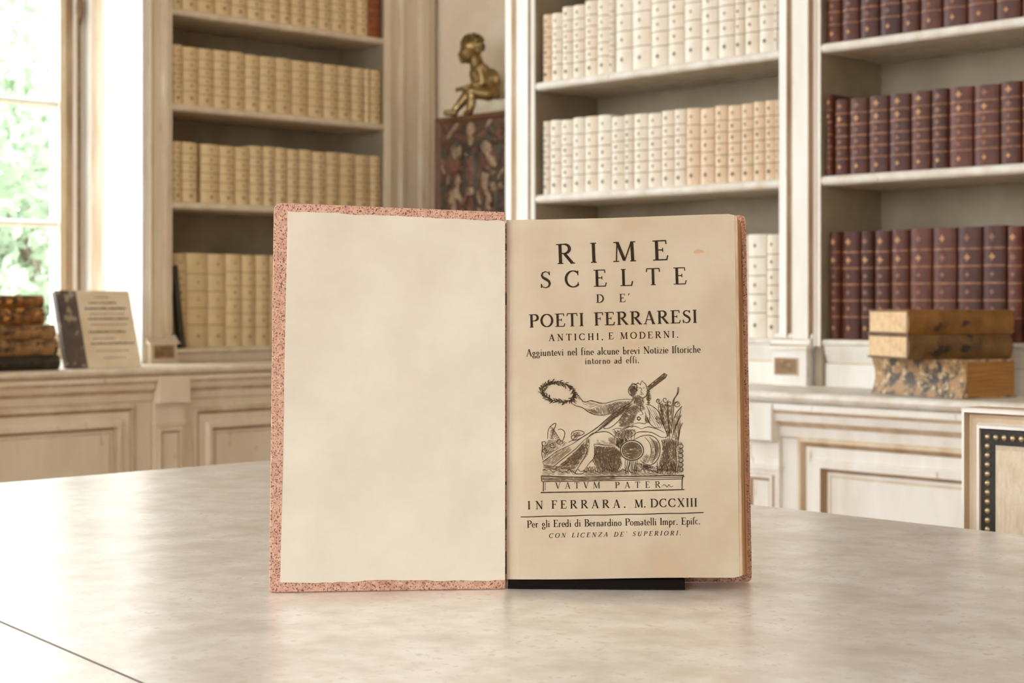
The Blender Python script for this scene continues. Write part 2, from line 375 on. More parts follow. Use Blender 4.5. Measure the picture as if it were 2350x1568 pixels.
# left-hand bookcase (beside the window)
A0, A1 = Yl(395), Yl(883); P = PL()
SHA = [1.273, 1.581, 1.881, 2.19, 2.49]; BA = .8116
ra = empty('bookcase', (-WL, (A0+A1)/2, WT), 'tall painted bookcase between the window and the statue niche, full of small beige books', 'bookcase')
mb = MB(); pbox(mb, P, A0-.02, A1+.02, WT, 3.1, -.262, -.246, 'inner'); mb.build('back_panel', ra)
mb = MB(); pbox(mb, P, A0-.02, A0, WT, 3.1, -.245, -.006, 'inner'); mb.build('side_panel', ra)
mb = MB(); pbox(mb, P, A1, A1+.02, WT, 3.1, -.245, -.006, 'inner'); mb.build('side_panel', ra)
def yl(px): return Yl(px)
pilaster(ra, P, [(yl(341), -.26, 'paint_shaded'), (yl(341), 0, 'paint_shaded'), (yl(347), .004, 'glaze'), (yl(353), -.004, 'paint_shaded'), (yl(360), -.004, 'paint_shaded'), (yl(372), -.004, 'glaze'), (yl(378), .004, 'paint_shaded'), (yl(386), .004, 'glaze'), (yl(390), -.004, 'paint_shaded'), (yl(395), 0, 'paint_shaded'), (yl(395), -.0055, 'paint_shaded')], WT+.075, 3.1)
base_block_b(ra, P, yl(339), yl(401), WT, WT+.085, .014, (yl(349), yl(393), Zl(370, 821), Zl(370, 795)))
pilaster(ra, P, [(yl(883), -.0055, 'paint_shaded'), (yl(883), 0, 'paint_shaded'), (yl(896), .004, 'glaze'), (yl(901), -.006, 'paint_shaded'), (yl(916), -.006, 'glaze'), (yl(921), .004, 'paint_shaded'), (yl(928), .004, 'glaze'), (yl(933), -.006, 'paint_shaded'), (yl(962), -.006, 'glaze'), (yl(967), .006, 'paint_shaded'), (yl(984), .006, 'glaze'), (yl(990), -.004, 'paint_shaded'), (yl(1000), -.004, 'paint_shaded'), (yl(1000), -.26, 'paint_shaded')], WT, 3.1)
mb = MB(); pbox(mb, P, A0+.001, A1-.001, WT, BA-.016, -.24, -.012, 'paint_shaded'); mb.build('plinth', ra)
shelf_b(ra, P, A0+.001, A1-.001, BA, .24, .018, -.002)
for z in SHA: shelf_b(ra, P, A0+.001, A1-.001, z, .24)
mb = MB(); pbox(mb, P, yl(341), YN-.01, 3.1, ZC-.002, -.26, .03, 'paint_shaded'); mb.build('cornice', ra)

# back bookcases
P = PB(); SHB = [1.243, 1.543, 1.86, 2.18, 2.49]; BB = .873; BREC = .012
B0, B1, C0 = Xb(1228), Xb(1788), Xb(1883); C1 = C0+.80
rb = empty('bookcase', ((B0+C1)/2, RB, WT), 'long white painted double bookcase behind the open book, cream books left and red-brown right', 'bookcase')
mb = MB(); pbox(mb, P, B0-.02, C1+.02, WT, 3.1, -.258, -.246, 'inner'); mb.build('back_panel', rb)
for s_ in ((B0-.02, B0), (B1, B1+.02), (C0-.02, C0), (C1, C1+.02)):
    mb = MB(); pbox(mb, P, s_[0], s_[1], WT, 3.1, -.245, -.006, 'inner'); mb.build('side_panel', rb)
x = Xb
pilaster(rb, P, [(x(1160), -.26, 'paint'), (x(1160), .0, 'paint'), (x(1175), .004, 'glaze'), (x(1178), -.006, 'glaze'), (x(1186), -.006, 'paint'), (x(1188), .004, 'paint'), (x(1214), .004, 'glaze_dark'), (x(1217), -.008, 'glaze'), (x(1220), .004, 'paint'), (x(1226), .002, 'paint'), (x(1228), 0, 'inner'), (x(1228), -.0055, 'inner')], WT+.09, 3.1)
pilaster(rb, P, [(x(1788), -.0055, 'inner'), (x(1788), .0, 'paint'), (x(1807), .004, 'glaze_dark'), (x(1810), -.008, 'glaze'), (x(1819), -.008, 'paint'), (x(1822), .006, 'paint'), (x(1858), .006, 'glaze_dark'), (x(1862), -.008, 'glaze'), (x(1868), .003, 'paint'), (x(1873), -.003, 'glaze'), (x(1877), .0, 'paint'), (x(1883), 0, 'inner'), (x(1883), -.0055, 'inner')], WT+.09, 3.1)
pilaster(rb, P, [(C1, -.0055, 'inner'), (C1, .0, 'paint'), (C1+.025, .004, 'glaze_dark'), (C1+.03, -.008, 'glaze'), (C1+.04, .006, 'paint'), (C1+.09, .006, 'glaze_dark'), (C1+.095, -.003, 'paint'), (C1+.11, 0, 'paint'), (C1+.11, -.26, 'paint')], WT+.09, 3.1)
base_block(rb, P, x(1155), x(1229), WT, WT+.118, .016)
base_block(rb, P, x(1782), x(1860), WT, WT+.118, .016, (x(1790), x(1839), Zb(1815, 857), Zb(1815, 824)))
base_block(rb, P, C1-.01, C1+.11, WT, WT+.118, .016)
for q0, q1 in ((B0+.001, B1-.001), (C0+.001, C1-.001)):
    mb = MB(); z0 = WT; h = BB-.014-WT
    hmould(mb, P, [(z0, -.24), (z0, -BREC-.006), (z0+h*.55, -BREC-.006), (z0+h*.58, -BREC-.012), (z0+h*.68, -BREC-.008), (z0+h*.9, -BREC+.0), (BB-.014, -BREC+.002), (BB-.014, -.24)], q0, q1, ['paint', 'paint', 'glaze', 'paint', 'paint', 'paint', 'paint'])
    mb.build('plinth', rb)
    shelf(rb, P, q0, q1, BB, .245, .014, -BREC+.008)
    for z in SHB: shelf(rb, P, q0, q1, z, .245)
mb = MB(); pbox(mb, P, x(1160), C1+.11, 3.1, ZC-.002, -.255, .03, 'paint'); mb.build('cornice', rb)

# counters and the cabinets below them
CLX, CBY = -4.08, 2.80      # front edges
def counter_prof(o): return [(o-.60, WT-.024), (o-.60, WT), (o-.006, WT), (o, WT-.004), (o+.002, WT-.011), (o-.002, WT-.018), (o-.012, WT-.024)]
mb = MB()
for ya, yb, xb in ((YF+.4, 1.235, -4.375), (1.235, 1.296, -4.375), (1.296, JY-.03, -4.73), (JY-.03, YN-.005, -4.375)):
    pts = [(max(q[0], xb) if q[0] > CLX-.5 else xb, q[1]) for q in counter_prof(CLX)]
    mb.prism([(x_, ya, z_) for x_, z_ in pts], [(x_, yb, z_) for x_, z_ in pts], 'paint_shelf_shaded')
tag(mb.build('countertop', loc=(CLX, 1.0, WT-.024)), 'long pale painted counter ledge under the window and left bookcase', 'countertop')
mb = MB(); pts = counter_prof(0)
mb.prism([(CLX+.003, 3.895 if d_ < -.4 else 3.45-d_, z_) for d_, z_ in pts], [(BX0-.034, 3.895 if d_ < -.4 else 3.45-d_, z_) for d_, z_ in pts], 'paint_shelf')
tag(mb.build('countertop', loc=(-3.6, 3.45, WT-.024)), 'short painted counter ledge under the painted pedestal in the niche', 'countertop')
mb = MB(); CX0 = BX0-.03
mb.prism([(CX0, 3.057 if d_ < -.2 else CBY-d_, z_) for d_, z_ in pts], [(XR-.005, 3.057 if d_ < -.2 else CBY-d_, z_) for d_, z_ in pts], 'paint_shelf')
mb.prism([(B0, 3.057, WT-.024), (B1, 3.057, WT-.024), (B1, 3.11, WT-.024), (B0, 3.11, WT-.024)], [(B0, 3.057, WT), (B1, 3.057, WT), (B1, 3.11, WT), (B0, 3.11, WT)], 'paint_shelf')
mb.prism([(C0-.025, 3.057, WT-.024), (C1, 3.057, WT-.024), (C1, 3.3, WT-.024), (C0-.025, 3.3, WT-.024)], [(C0-.025, 3.057, WT), (C1, 3.057, WT), (C1, 3.11, WT), (C0-.025, 3.11, WT)], 'paint_shelf')
tag(mb.build('countertop', loc=(-1, CBY, WT-.024)), 'long white painted counter ledge in front of the back bookcases', 'countertop')
FR = WT-.024
def cabinet(P, s0, s1, label, panels, strips):
    root = empty('cabinet', tuple(P((s0+s1)/2, 0, 0)), label, 'cabinet')
    mb = MB(); pbox(mb, P, s0, s1, .08, FR-.001, -.30, 0, MV[0])
    hmould(mb, P, [(FR-.075, 0), (FR-.072, .006), (FR-.050, .010), (FR-.038, .022), (FR-.022, .026), (FR-.014, .034), (FR-.001, .034), (FR-.001, 0)], s0, s1, ['glaze', MV[0], 'glaze', MV[0], 'glaze', MV[0], MV[0]])
    mb.build('body', root)
    mb = MB(); pbox(mb, P, s0, s1, .0, .08, -.30, -.02, MV[0]); mb.build('plinth', root)
    for a0, a1, z1 in panels:
        mb = MB(); frame(mb, P, a0, a1, .12, z1, [(0, .0), (0, .005), (.012, .012), (.022, .004), (.045, .004), (.052, .014), (.064, .014), (.074, -.002), (.084, .002)], ['glaze', 'glaze', 'glaze_dark', MV[0], MV[0], MV[0], 'glaze_dark', 'glaze', MV[0]])
        mb.build('door', root)
    for a0, a1 in strips:
        mb = MB(); pbox(mb, P, a0, a1, .08, FR-.08, 0, .012, MV[0])
        pbox(mb, P, a0-.004, a1+.004, FR-.145, FR-.135, .0, .018, MV[0])
        frame(mb, P, a0+.012, a1-.012, .12, FR-.155, [(0, .012), (.002, .018), (.008, .018), (.014, .0125)], ['glaze', MV[0], 'glaze_dark', MV[0]])
        pbox(mb, P, a0, a1, FR-.08, FR-.002, .0, .04, MV[0])
        mb.build('corner_pilaster', root)
    return root
MV[:] = ['paint_shaded', 'paint_shelf_shaded']
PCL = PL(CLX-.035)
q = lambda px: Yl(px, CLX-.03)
cabinet(PCL, 1.0, q(350)-.002, 'painted cabinet in a warm shaded tone with a framed panel below the window ledge', [(1.25, q(312), Zl(200, 932, CLX-.03))], [])
cabinet(PCL, q(350), 3.40, 'painted cabinet in a warm shaded tone with pilaster strip below the left bookcase', [(q(442), 3.30, Zl(500, 932, CLX-.03))], [(q(352), q(422))])
MV[:] = ['paint', 'paint_shelf']
PCB = PB(CBY+.035); q = lambda px: Xb(px, CBY+.03)
cabinet(PB(3.48), CLX-.03, BX0-.05, 'painted cabinet in the corner niche below the painted pedestal', [(-4.0, -3.3, FR-.12)], [])
cabinet(PCB, CX0+.01, q(1700), 'white painted cabinet hidden mostly behind the open book', [(CX0+.12, q(1560), FR-.12)], [(CX0+.02, CX0+.10)])
cabinet(PCB, q(1700)+.002, -.9, 'white painted cabinet with stepped panel moulding beside the upholstered chair', [(q(1830), -1.05, Zb(1835, 1000, CBY+.03))], [(q(1712), q(1792))])

# ------------------------------------------------------------------ books on the shelves
ORD = ['first', 'second', 'third', 'fourth', 'fifth', 'sixth', 'seventh', 'eighth', 'ninth', 'tenth', 'eleventh', 'twelfth', 'thirteenth', 'fourteenth', 'fifteenth', 'sixteenth', 'seventeenth', 'eighteenth', 'nineteenth', 'twentieth', 'twenty-first', 'twenty-second', 'twenty-third', 'twenty-fourth']
def make_book(w_, h, d, style, loc, rz, label, group, name='book', extra=None):
    root = empty(name, loc, label, 'book', group, rz)
    M = INV[root.name].inverted()
    W = lambda X_, Y_, Z_: M @ Vector((X_, Y_, Z_))
    lea, ban, dot, dot2 = {'vl': ('vellum_left', 'vellum_line', 'vellum_dot', 'vellum_dot_soft'), 'v': ('vellum', 'vellum_line', 'vellum_dot', 'vellum_dot_soft'),
        'vt': ('vellum_tan', 'vellum_line', 'vellum_dot', 'vellum_dot_soft'), 'r': ('russet', 'russet_band', 'gilt', 'gilt_dull'), 'o': ('orange_leather', 'russet_band', 'gilt_dull', 'gilt_dull')}[style]
    red = style in 'ro'; b = min(.42*w_, .0095 if red else .0085); N = 8; th = .0022
    def arc(off, n_=N): return [((-w_/2-off*.0)+w_*k/n_, b*(1-math.sin(PI*k/n_)**.8)-off*(.3+.7*math.sin(PI*k/n_))) for k in range(n_+1)]
    out = arc(0)+[(w_/2, d), (w_/2-th, d), (w_/2-th, b+.004), (-w_/2+th, b+.004), (-w_/2+th, d), (-w_/2, d)]
    mb = MB(); mb.prism([W(x_, y_, 0) for x_, y_ in out], [W(x_, y_, h) for x_, y_ in out], lea)
    cmb = mb
    mb = MB(); e = .003; k0, k1 = -w_/2+th+.0002, w_/2-th-.0002
    vs = [(k0, b+.0045), (k1, b+.0045), (k1, d-.003), (k0, d-.003)]
    mb.prism([W(x_, y_, e) for x_, y_ in vs], [W(x_, y_, h-e) for x_, y_ in vs], 'paper_stack')
    mb.build('page_block', root)
    nb = 5 if red else random.choice([4, 5, 5]); cuts = []; bands = []
    for k in range(1, nb+1):
        z = h*(.06+.90*k/(nb+1)); cuts.append(z); hh = .0020 if red else .0009; off = .0026 if red else .0004
        ring = arc(off); ins = arc(-.001)
        pr = [(x_, y_) for x_, y_ in ring]+[(x_, y_) for x_, y_ in reversed(ins)]
        mb = MB() if red else cmb
        mb.prism([W(x_, y_, z-hh) for x_, y_ in pr], [W(x_, y_, z+hh) for x_, y_ in pr], ban)
        if red: bands.append(mb)
    lim = [0]+cuts+[h]; yf = -.0009
    for k in range(len(lim)-1):
        zc = (lim[k]+lim[k+1])/2; r = min(w_*(.19 if not red else .20), .0056)
        if k == 0: dm = dot
        elif red: dm = dot if (k >= nb-1 and random.random() < .7) else dot2
        else: dm = dot if random.random() < .3 else dot2
        if not red and k: r *= .8
        if red and k in (nb-1, nb): r *= 1.35
        pr = []
        for q_ in range(8):
            rr = r*(1 if q_ % 2 == 0 else .55); a_ = 2*PI*q_/8
            pr.append((rr*math.cos(a_), rr*math.sin(a_)*1.15))
        cmb.prism([W(x_, yf, zc+z_) for x_, z_ in pr], [W(x_, .004, zc+z_) for x_, z_ in pr], dm)
    cover = cmb.build('cover', root)
    for m__ in bands: m__.build('raised_band', cover)
    return root

def row(edges, P_rot, plane, z, depth, hfun, style, where, group, adj, styles=None, gap_after=()):
    for i in range(len(edges)-1):
        a_, b_ = edges[i], edges[i+1]
        if (a_, b_) in gap_after: continue
    segs = [(edges[i], edges[i+1]) for i in range(len(edges)-1) if i not in gap_after]
    for i, (a_, b_) in enumerate(segs):
        if P_rot == 'L': s0, s1 = Yl(a_, plane), Yl(b_, plane)
        else: s0, s1 = Xb(a_, plane), Xb(b_, plane)
        lo_, hi_ = (A0+.003, A1-.003) if P_rot == 'L' else ((B0+.003, B1-.003) if s1 < B1+.05 else (C0+.003, C1-.003))
        s0, s1 = max(s0, lo_), min(s1, hi_)
        if s1-s0 < .012: continue
        w_ = (s1-s0)-(.0045 if style == 'r' else .0028); c_ = (s0+s1)/2; h = hfun((a_+b_)/2)+random.uniform(-.0015, .0015)
        st = styles[i] if styles else style
        ad = {'o': 'red-brown leather book', 'r': adj}.get(st, adj)
        if i == len(segs)-1: num = 'last at right'
        elif i == 0: num = 'first at left'
        else: num = ORD[i]+' from left'
        lab = '%s, %s %s' % (ad, num, where)
        loc = (plane, c_, z+.0003) if P_rot == 'L' else (c_, plane, z+.0003)
        make_book(w_, h, depth, st, loc, PI/2 if P_rot == 'L' else 0, lab, group)
c2 = lambda v: 380+v/3.1355
c4 = lambda v: 1200+v/3.016
c5 = lambda v: 1780+v/3.409
c6 = lambda v: 1700+v/3.135
c7 = lambda v: v/2.703
XL_ = -WL-.010
E = [c2(v) for v in (52, 130, 240, 365, 482, 598, 714, 828, 912, 1012, 1107, 1202, 1303, 1380, 1466, 1570)]
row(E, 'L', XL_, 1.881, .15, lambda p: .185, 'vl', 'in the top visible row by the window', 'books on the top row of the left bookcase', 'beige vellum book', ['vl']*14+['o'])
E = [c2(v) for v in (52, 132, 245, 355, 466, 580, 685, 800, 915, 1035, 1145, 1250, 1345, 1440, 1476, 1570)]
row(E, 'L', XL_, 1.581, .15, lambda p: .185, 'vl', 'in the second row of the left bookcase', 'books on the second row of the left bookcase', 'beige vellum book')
E = [c2(v) for v in (52, 126, 238, 264, 396, 510, 612, 712, 796, 884, 970, 1065, 1165, 1262, 1375, 1480, 1570)]
row(E, 'L', XL_, 1.273, .15, lambda p: .188+(.006 if p > 570 else 0), 'vl', 'in the third row of the left bookcase', 'books on the third row of the left bookcase', 'beige vellum book', gap_after=(2,))
E = [c7(v) for v in (1082, 1162, 1297, 1408, 1508, 1592)]+[c7(1682)+i*37 for i in range(7)]
row(E, 'L', -WL-.031, BA, .17, lambda p: .300, 'vl', 'in the bottom row beside the window', 'tall books on the bottom row of the left bookcase', 'tall beige vellum book')
YB_ = RB+.010
E = [c4(v) for v in (125, 185, 258, 330, 414, 500, 586, 626, 742, 872, 990, 1102, 1220, 1338, 1450, 1520, 1618, 1725, 1768)]
row(E, 'B', YB_, 1.543, .15, lambda p: .178+.012*(p > 1290)+.004*(p > 1350)+.048*(p > 1402), 'v', 'in the upper cream row above the title page', 'cream books on the upper row of the back bookcase', 'cream vellum book', ['vt']+['v']*17)
E = [c4(v) for v in (128, 175, 250, 330, 414, 502, 598, 686, 752, 850, 944, 1032, 1114, 1212, 1312, 1402, 1496, 1580, 1660, 1740, 1774)]
row(E, 'B', YB_, 1.243, .15, lambda p: .186+.008*(p < 1397)-.002*(p > 1600), 'v', 'in the cream row just above the open book', 'cream books on the middle row of the back bookcase', 'cream vellum book', ['v']*12+['vt']*8)
E = [1240+i*38 for i in range(12)]+[c6(42)-2, c6(172), c6(272)]
E = sorted(set([1240+i*39 for i in range(12)]+[1711, c6(170), c6(270)]))
row(E, 'B', RB+.022, BB, .14, lambda p: .243, 'v', 'in the low cream row behind the open book', 'tall cream books on the low row of the back bookcase', 'tall cream vellum book')
YC_ = RB+.010
E = [c5(v) for v in (372, 495, 638, 792, 962, 1110, 1285, 1478, 1700, 1905)]+[c5(1905)+52, c5(1905)+108, c5(1905)+160]
row(E, 'B', YC_, 1.543, .15, lambda p: .19, 'r', 'in the top red row', 'red-brown books on the top row', 'red-brown leather book')
E = [c5(v) for v in (440, 555, 706, 866, 1036, 1196, 1334, 1528, 1736, 1905)]+[c5(1905)+50, c5(1905)+104, c5(1905)+160]
row([c5(368)]+E, 'B', YC_, 1.243, .15, lambda p: .170+.012*(p < c5(440)), 'r', 'in the middle red row', 'red-brown books on the middle row', 'red-brown leather book')
E = [c6(v) for v in (590, 705, 842, 943, 1062, 1196, 1360, 1538, 1720, 1896, 2016)]+[c6(2016)+46, c6(2016)+98, c6(2016)+140]
row(E, 'B', RB+.022, BB, .15, lambda p: .243, 'r', 'in the low red row', 'tall red-brown books on the low row', 'tall red-brown leather book')
# dark pamphlet leaning in the bottom row of the left bookcase
y0, y1 = Yl(402), Yl(428); mb = MB(); Pq = PL(-WL-.004)
mb.prism([Pq(y1-.018, BA+.0005, -.024), Pq(y1, BA+.0005, -.024), Pq(y0+.011, BA+.262, -.024), Pq(y0-.003, BA+.259, -.024)], [Pq(y1-.018, BA+.0005, 0), Pq(y1, BA+.0005, 0), Pq(y0+.011, BA+.262, 0), Pq(y0-.003, BA+.259, 0)], 'dark_green')
tag(mb.build('leaning_book', loc=(-WL, y1, BA)), 'thin dark green book leaning in front of the tall beige books beside the pilaster', 'book')

# ------------------------------------------------------------------ flat-lying books
def flat_book(name, corner, ang, Lx, Wy, z0, z1, cov, pages, label, group, spine='x', page_bow=0):
    """corner: nearest corner; long side runs along ang, the short side along ang+90 degrees"""
    root = empty(name, (corner[0], corner[1], z0), label, 'book', group, ang)
    M = INV[root.name].inverted(); W = lambda X_, Y_, Z_: M @ Vector((X_, Y_, Z_)); h = z1-z0; th = .0035
    mb = MB()
    if spine == 'x':      # rounded spine along the near long side
        prof = [(Wy, 0), (Wy, th), (.012, th), (.012, h-th), (Wy, h-th), (Wy, h)]+[(.010-.010*math.sin(PI*k/8), h-h*k/8) for k in range(9)]
        mb.prism([W(0, y_, z_) for y_, z_ in prof], [W(Lx, y_, z_) for y_, z_ in prof], cov)
        cv = mb.build('cover', root)
        mb = MB(); mb.prism([W(.004, .0125, th+.0002), W(Lx-.004, .0125, th+.0002), W(Lx-.004, Wy-.004, th+.0002), W(.004, Wy-.004, th+.0002)], [W(.004, .0125, h-th-.0002), W(Lx-.004, .0125, h-th-.0002), W(Lx-.004, Wy-.004, h-th-.0002), W(.004, Wy-.004, h-th-.0002)], pages); mb.build('page_block', root)
        mb = MB()
        for k in range(1, 6):
            xc = Lx*k/6
            pr = [(.010-.0125*math.sin(PI*j/8), h-h*j/8) for j in range(9)]+[(.011, 0), (.011, h)]
            mb.prism([W(xc-.003, y_, z_) for y_, z_ in pr], [W(xc+.003, y_, z_) for y_, z_ in pr], cov)
        mb.build('spine_bands', cv)
    else:                 # boards above and below, pages on the near long side
        mb.prism([W(0, 0, 0), W(Lx, 0, 0), W(Lx, Wy, 0), W(0, Wy, 0)], [W(0, 0, th), W(Lx, 0, th), W(Lx, Wy, th), W(0, Wy, th)], cov)
        mb.prism([W(0, 0, h-th), W(Lx, 0, h-th), W(Lx, Wy, h-th), W(0, Wy, h-th)], [W(0, 0, h), W(Lx, 0, h), W(Lx, Wy, h), W(0, Wy, h)], cov)
        mb.build('cover', root)
        mb = MB(); n_ = 8; prof = [(.004+page_bow*math.sin(PI*k/n_), th+.0002+(h-2*th-.0004)*k/n_) for k in range(n_+1)]+[(Wy-.004, h-th-.0002), (Wy-.004, th+.0002)]
        mb.prism([W(.004, y_, z_) for y_, z_ in prof], [W(Lx-.004, y_, z_) for y_, z_ in prof], pages, pages)
        mb.build('page_block', root)
    return root
# three old volumes on the counter at right. Two visible sides: pale page ends at left, leather at right
def stack_book(corner, dirb, Lb, Wp, z0, z1, label, leather, ends, bow=0.0):
    bx = Vector((math.cos(dirb), math.sin(dirb), 0)); pw = Vector((-math.sin(dirb), math.cos(dirb), 0)); c_ = Vector((corner[0], corner[1], z0)); h = z1-z0; th = .004
    root = empty('old_book', tuple(c_), label, 'book', 'old volumes stacked on the back counter', dirb)
    def Q(b_, p_, z_): return c_+bx*b_+pw*p_+Vector((0, 0, z_))
    mb = MB(); n_ = 8
    # cover wraps: bottom board, rounded leather back on the b side (p=0), top board
    prof = [(Wp, 0), (Wp, th), (.012, th), (.012, h-th), (Wp, h-th), (Wp, h)]+[(.008-.008*math.sin(PI*k/n_), h-h*k/n_) for k in range(n_+1)]
    mb.prism([Q(0, p_, z_) for p_, z_ in prof], [Q(Lb, p_, z_) for p_, z_ in prof], leather)
    cv = mb.build('cover', root)
    mb = MB()
    pr = [(.0125, th+.0002), (Wp-.004, th+.0002), (Wp-.004, h-th-.0002), (.0125, h-th-.0002)]
    mb.prism([Q(.0015, p_, z_) for p_, z_ in pr], [Q(Lb-.004, p_, z_) for p_, z_ in pr], ends); mb.build('page_block', root)
    mb = MB()
    for k in range(1, 6):
        pr = [(.008-.0098*math.sin(PI*j/n_), h-h*j/n_) for j in range(n_+1)]+[(.010, 0), (.010, h)]
        mb.prism([Q(Lb*k/6-.0025, p_, z_) for p_, z_ in pr], [Q(Lb*k/6+.0025, p_, z_) for p_, z_ in pr], leather)
    mb.build('spine_bands', cv)
    return root
th_ = math.radians(62)
# the visible left side of these two is the page end (p direction), the right side the spine (b direction)
cz = (-1.768*.98, 2.83*.98)
stack_book(cz, th_, .235, .165, .8935, .9425, 'tan leather volume with pale page ends, topmost of the three on the right counter', 'tan_leather', 'pale_pages')
stack_book((cz[0]+.002, cz[1]-.003), th_, .232, .168, .8445, .893, 'dark mottled leather volume in the middle of the three on the right counter', 'tan_leather_dark', 'pale_pages')
# thick bottom volume: marbled paper side toward the table, gold page edge toward the chair
a3 = math.radians(-14); c3v = Vector((-1.693*.98, 2.90*.98, WT+.0005)); ux = Vector((-math.cos(a3), -math.sin(a3), 0)); uy = Vector((-math.sin(a3)*-1*-1, math.cos(a3), 0))
ux = Vector((-.970, .243, 0)); uy = Vector((.243, .970, 0)); hh = .0765
r3 = empty('old_book', tuple(c3v), 'thick volume with marbled sides and golden page edges, lowest of three on the right counter', 'book', 'old volumes stacked on the back counter')
def Q3(a_, b_, z_): return c3v+ux*a_+uy*b_+Vector((0, 0, z_))
mb = MB(); n_ = 10
prof = [(.152, .0), (.152, .004), (.016, .004), (.016, hh-.004), (.152, hh-.004), (.152, hh)]+[(.0+.012*math.sin(PI*k/n_), hh-hh*k/n_) for k in range(n_+1)]
mb.prism([Q3(0, b_, z_) for b_, z_ in prof], [Q3(.255, b_, z_) for b_, z_ in prof], 'marbled'); mb.build('cover', r3)
mb = MB(); mb.prism([Q3(.0025, .0165, .0042), Q3(.251, .0165, .0042), Q3(.251, .149, .0042), Q3(.0025, .149, .0042)], [Q3(.0025, .0165, hh-.0042), Q3(.251, .0165, hh-.0042), Q3(.251, .149, hh-.0042), Q3(.0025, .149, hh-.0042)], 'gold_pages'); mb.build('page_block', r3)

# stack of five at the window
z = WT+.0005; yr = [Yl(139, -4.14), Yl(135, -4.14), Yl(129, -4.14), Yl(104, -4.14), Yl(102, -4.14)]
hs = [.042, .045, .040, .047, .035]; cm = ['old_dark', 'old_tan', 'old_tan', 'old_brown', 'old_brown']
ls = ['dark green-black old book at the bottom of the window-ledge stack', 'worn tan old book second from the bottom of the window-ledge stack', 'brown mottled old book in the middle of the window-ledge stack', 'smaller dark brown old book second from the top of the window-ledge stack', 'small orange-brown mottled book on top of the window-ledge stack']
for i in range(5):
    Lb = (.25, .25, .245, .21, .20)[i]
    flat_book('old_book', (-4.14-.002*(i % 2), yr[i]-Lb), PI/2, Lb, .165, z, z+hs[i]-.0005, cm[i], 'pale_pages', ls[i], 'old books stacked on the window ledge')
    z += hs[i]
# leaning display book beside it
yA, yB = Yl(155, -4.17), Yl(325, -4.17)
rt = empty('display_book', (-4.17, (yA+yB)/2, WT), 'book standing tilted on the window ledge, brown spine strip and printed paper cover', 'book')
lean = .072; HH = .222
def DP(u, v, d=0): return Vector((-4.17-lean*v+d*.95, yA+(yB-yA)*u, WT+.001+HH*v+d*.3*v))
mb = MB(); mb.prism([DP(0, 0, -.018), DP(1, 0, -.018), DP(1, 1, -.018), DP(0, 1, -.018)], [DP(0, 0, 0), DP(1, 0, 0), DP(1, 1, 0), DP(0, 1, 0)], 'card'); cv = mb.build('cover', rt)
mb = MB(); mb.prism([DP(0, 0.0, -.0185), DP(.27, 0, -.0185), DP(.27, 1.0, -.0185), DP(0, 1.0, -.0185)], [DP(-.003, -.0, .0006), DP(.27, -.0, .0006), DP(.27, 1.002, .0006), DP(-.003, 1.002, .0006)], 'brown_cloth'); mb.build('spine', rt)
mb = MB()
mb.prism([DP(0, 0, -.019), DP(.95, 0, -.085), DP(.95, .9, -.040), DP(0, 1, -.019)], [DP(0, 0, -.022), DP(.95, 0, -.088), DP(.95, .9, -.043), DP(0, 1, -.022)], 'dark_green'); mb.build('back_cover', rt)
mb = MB()
rr = random.Random(3)
for i, (v, u0, u1, hgt) in enumerate([(.91, .5, .72, .012), (.83, .42, .80, .022), (.755, .36, .92, .030), (.69, .40, .88, .012), (.62, .38, .93, .026), (.55, .40, .90, .014), (.45, .36, .86, .028), (.37, .40, .70, .014), (.30, .36, .95, .026), (.21, .42, .86, .012), (.12, .50, .8, .012)]):
    u = u0
    while u < u1:
        wl = rr.uniform(.012, .035); mb.face([DP(u, v, .0003), DP(min(u+wl, u1), v, .0003), DP(min(u+wl, u1), v+hgt*rr.uniform(.6, 1), .0003), DP(u, v+hgt*rr.uniform(.6, 1), .0003)], 'ink_wood'); u += wl+.008
mb.build('cover_lettering', cv)

# ------------------------------------------------------------------ painted pedestal and statue in the niche
PY = 3.66; pxl, pxr = Xb(1002, PY), Xb(1002, PY)+.46; pz = Zb(1003, 272, PY)
pr_ = empty('painted_pedestal', ((pxl+pxr)/2, PY+.1, WT), 'dark painted and carved upright panel pedestal standing in the corner niche', 'pedestal')
mb = MB(); mb.box(pxl, pxr, PY, PY+.2, WT, pz, 'poly_frame'); mb.build('body', pr_)
Pp = PB(PY); mb = MB()
frame(mb, Pp, pxl, pxr, WT+.01, pz-.002, [(0, .0), (0, .008), (.012, .010), (.020, .004), (.026, .002)], ['poly_frame', 'poly_frame', 'poly_frame', 'poly_frame', 'poly_dark']); pmb = mb
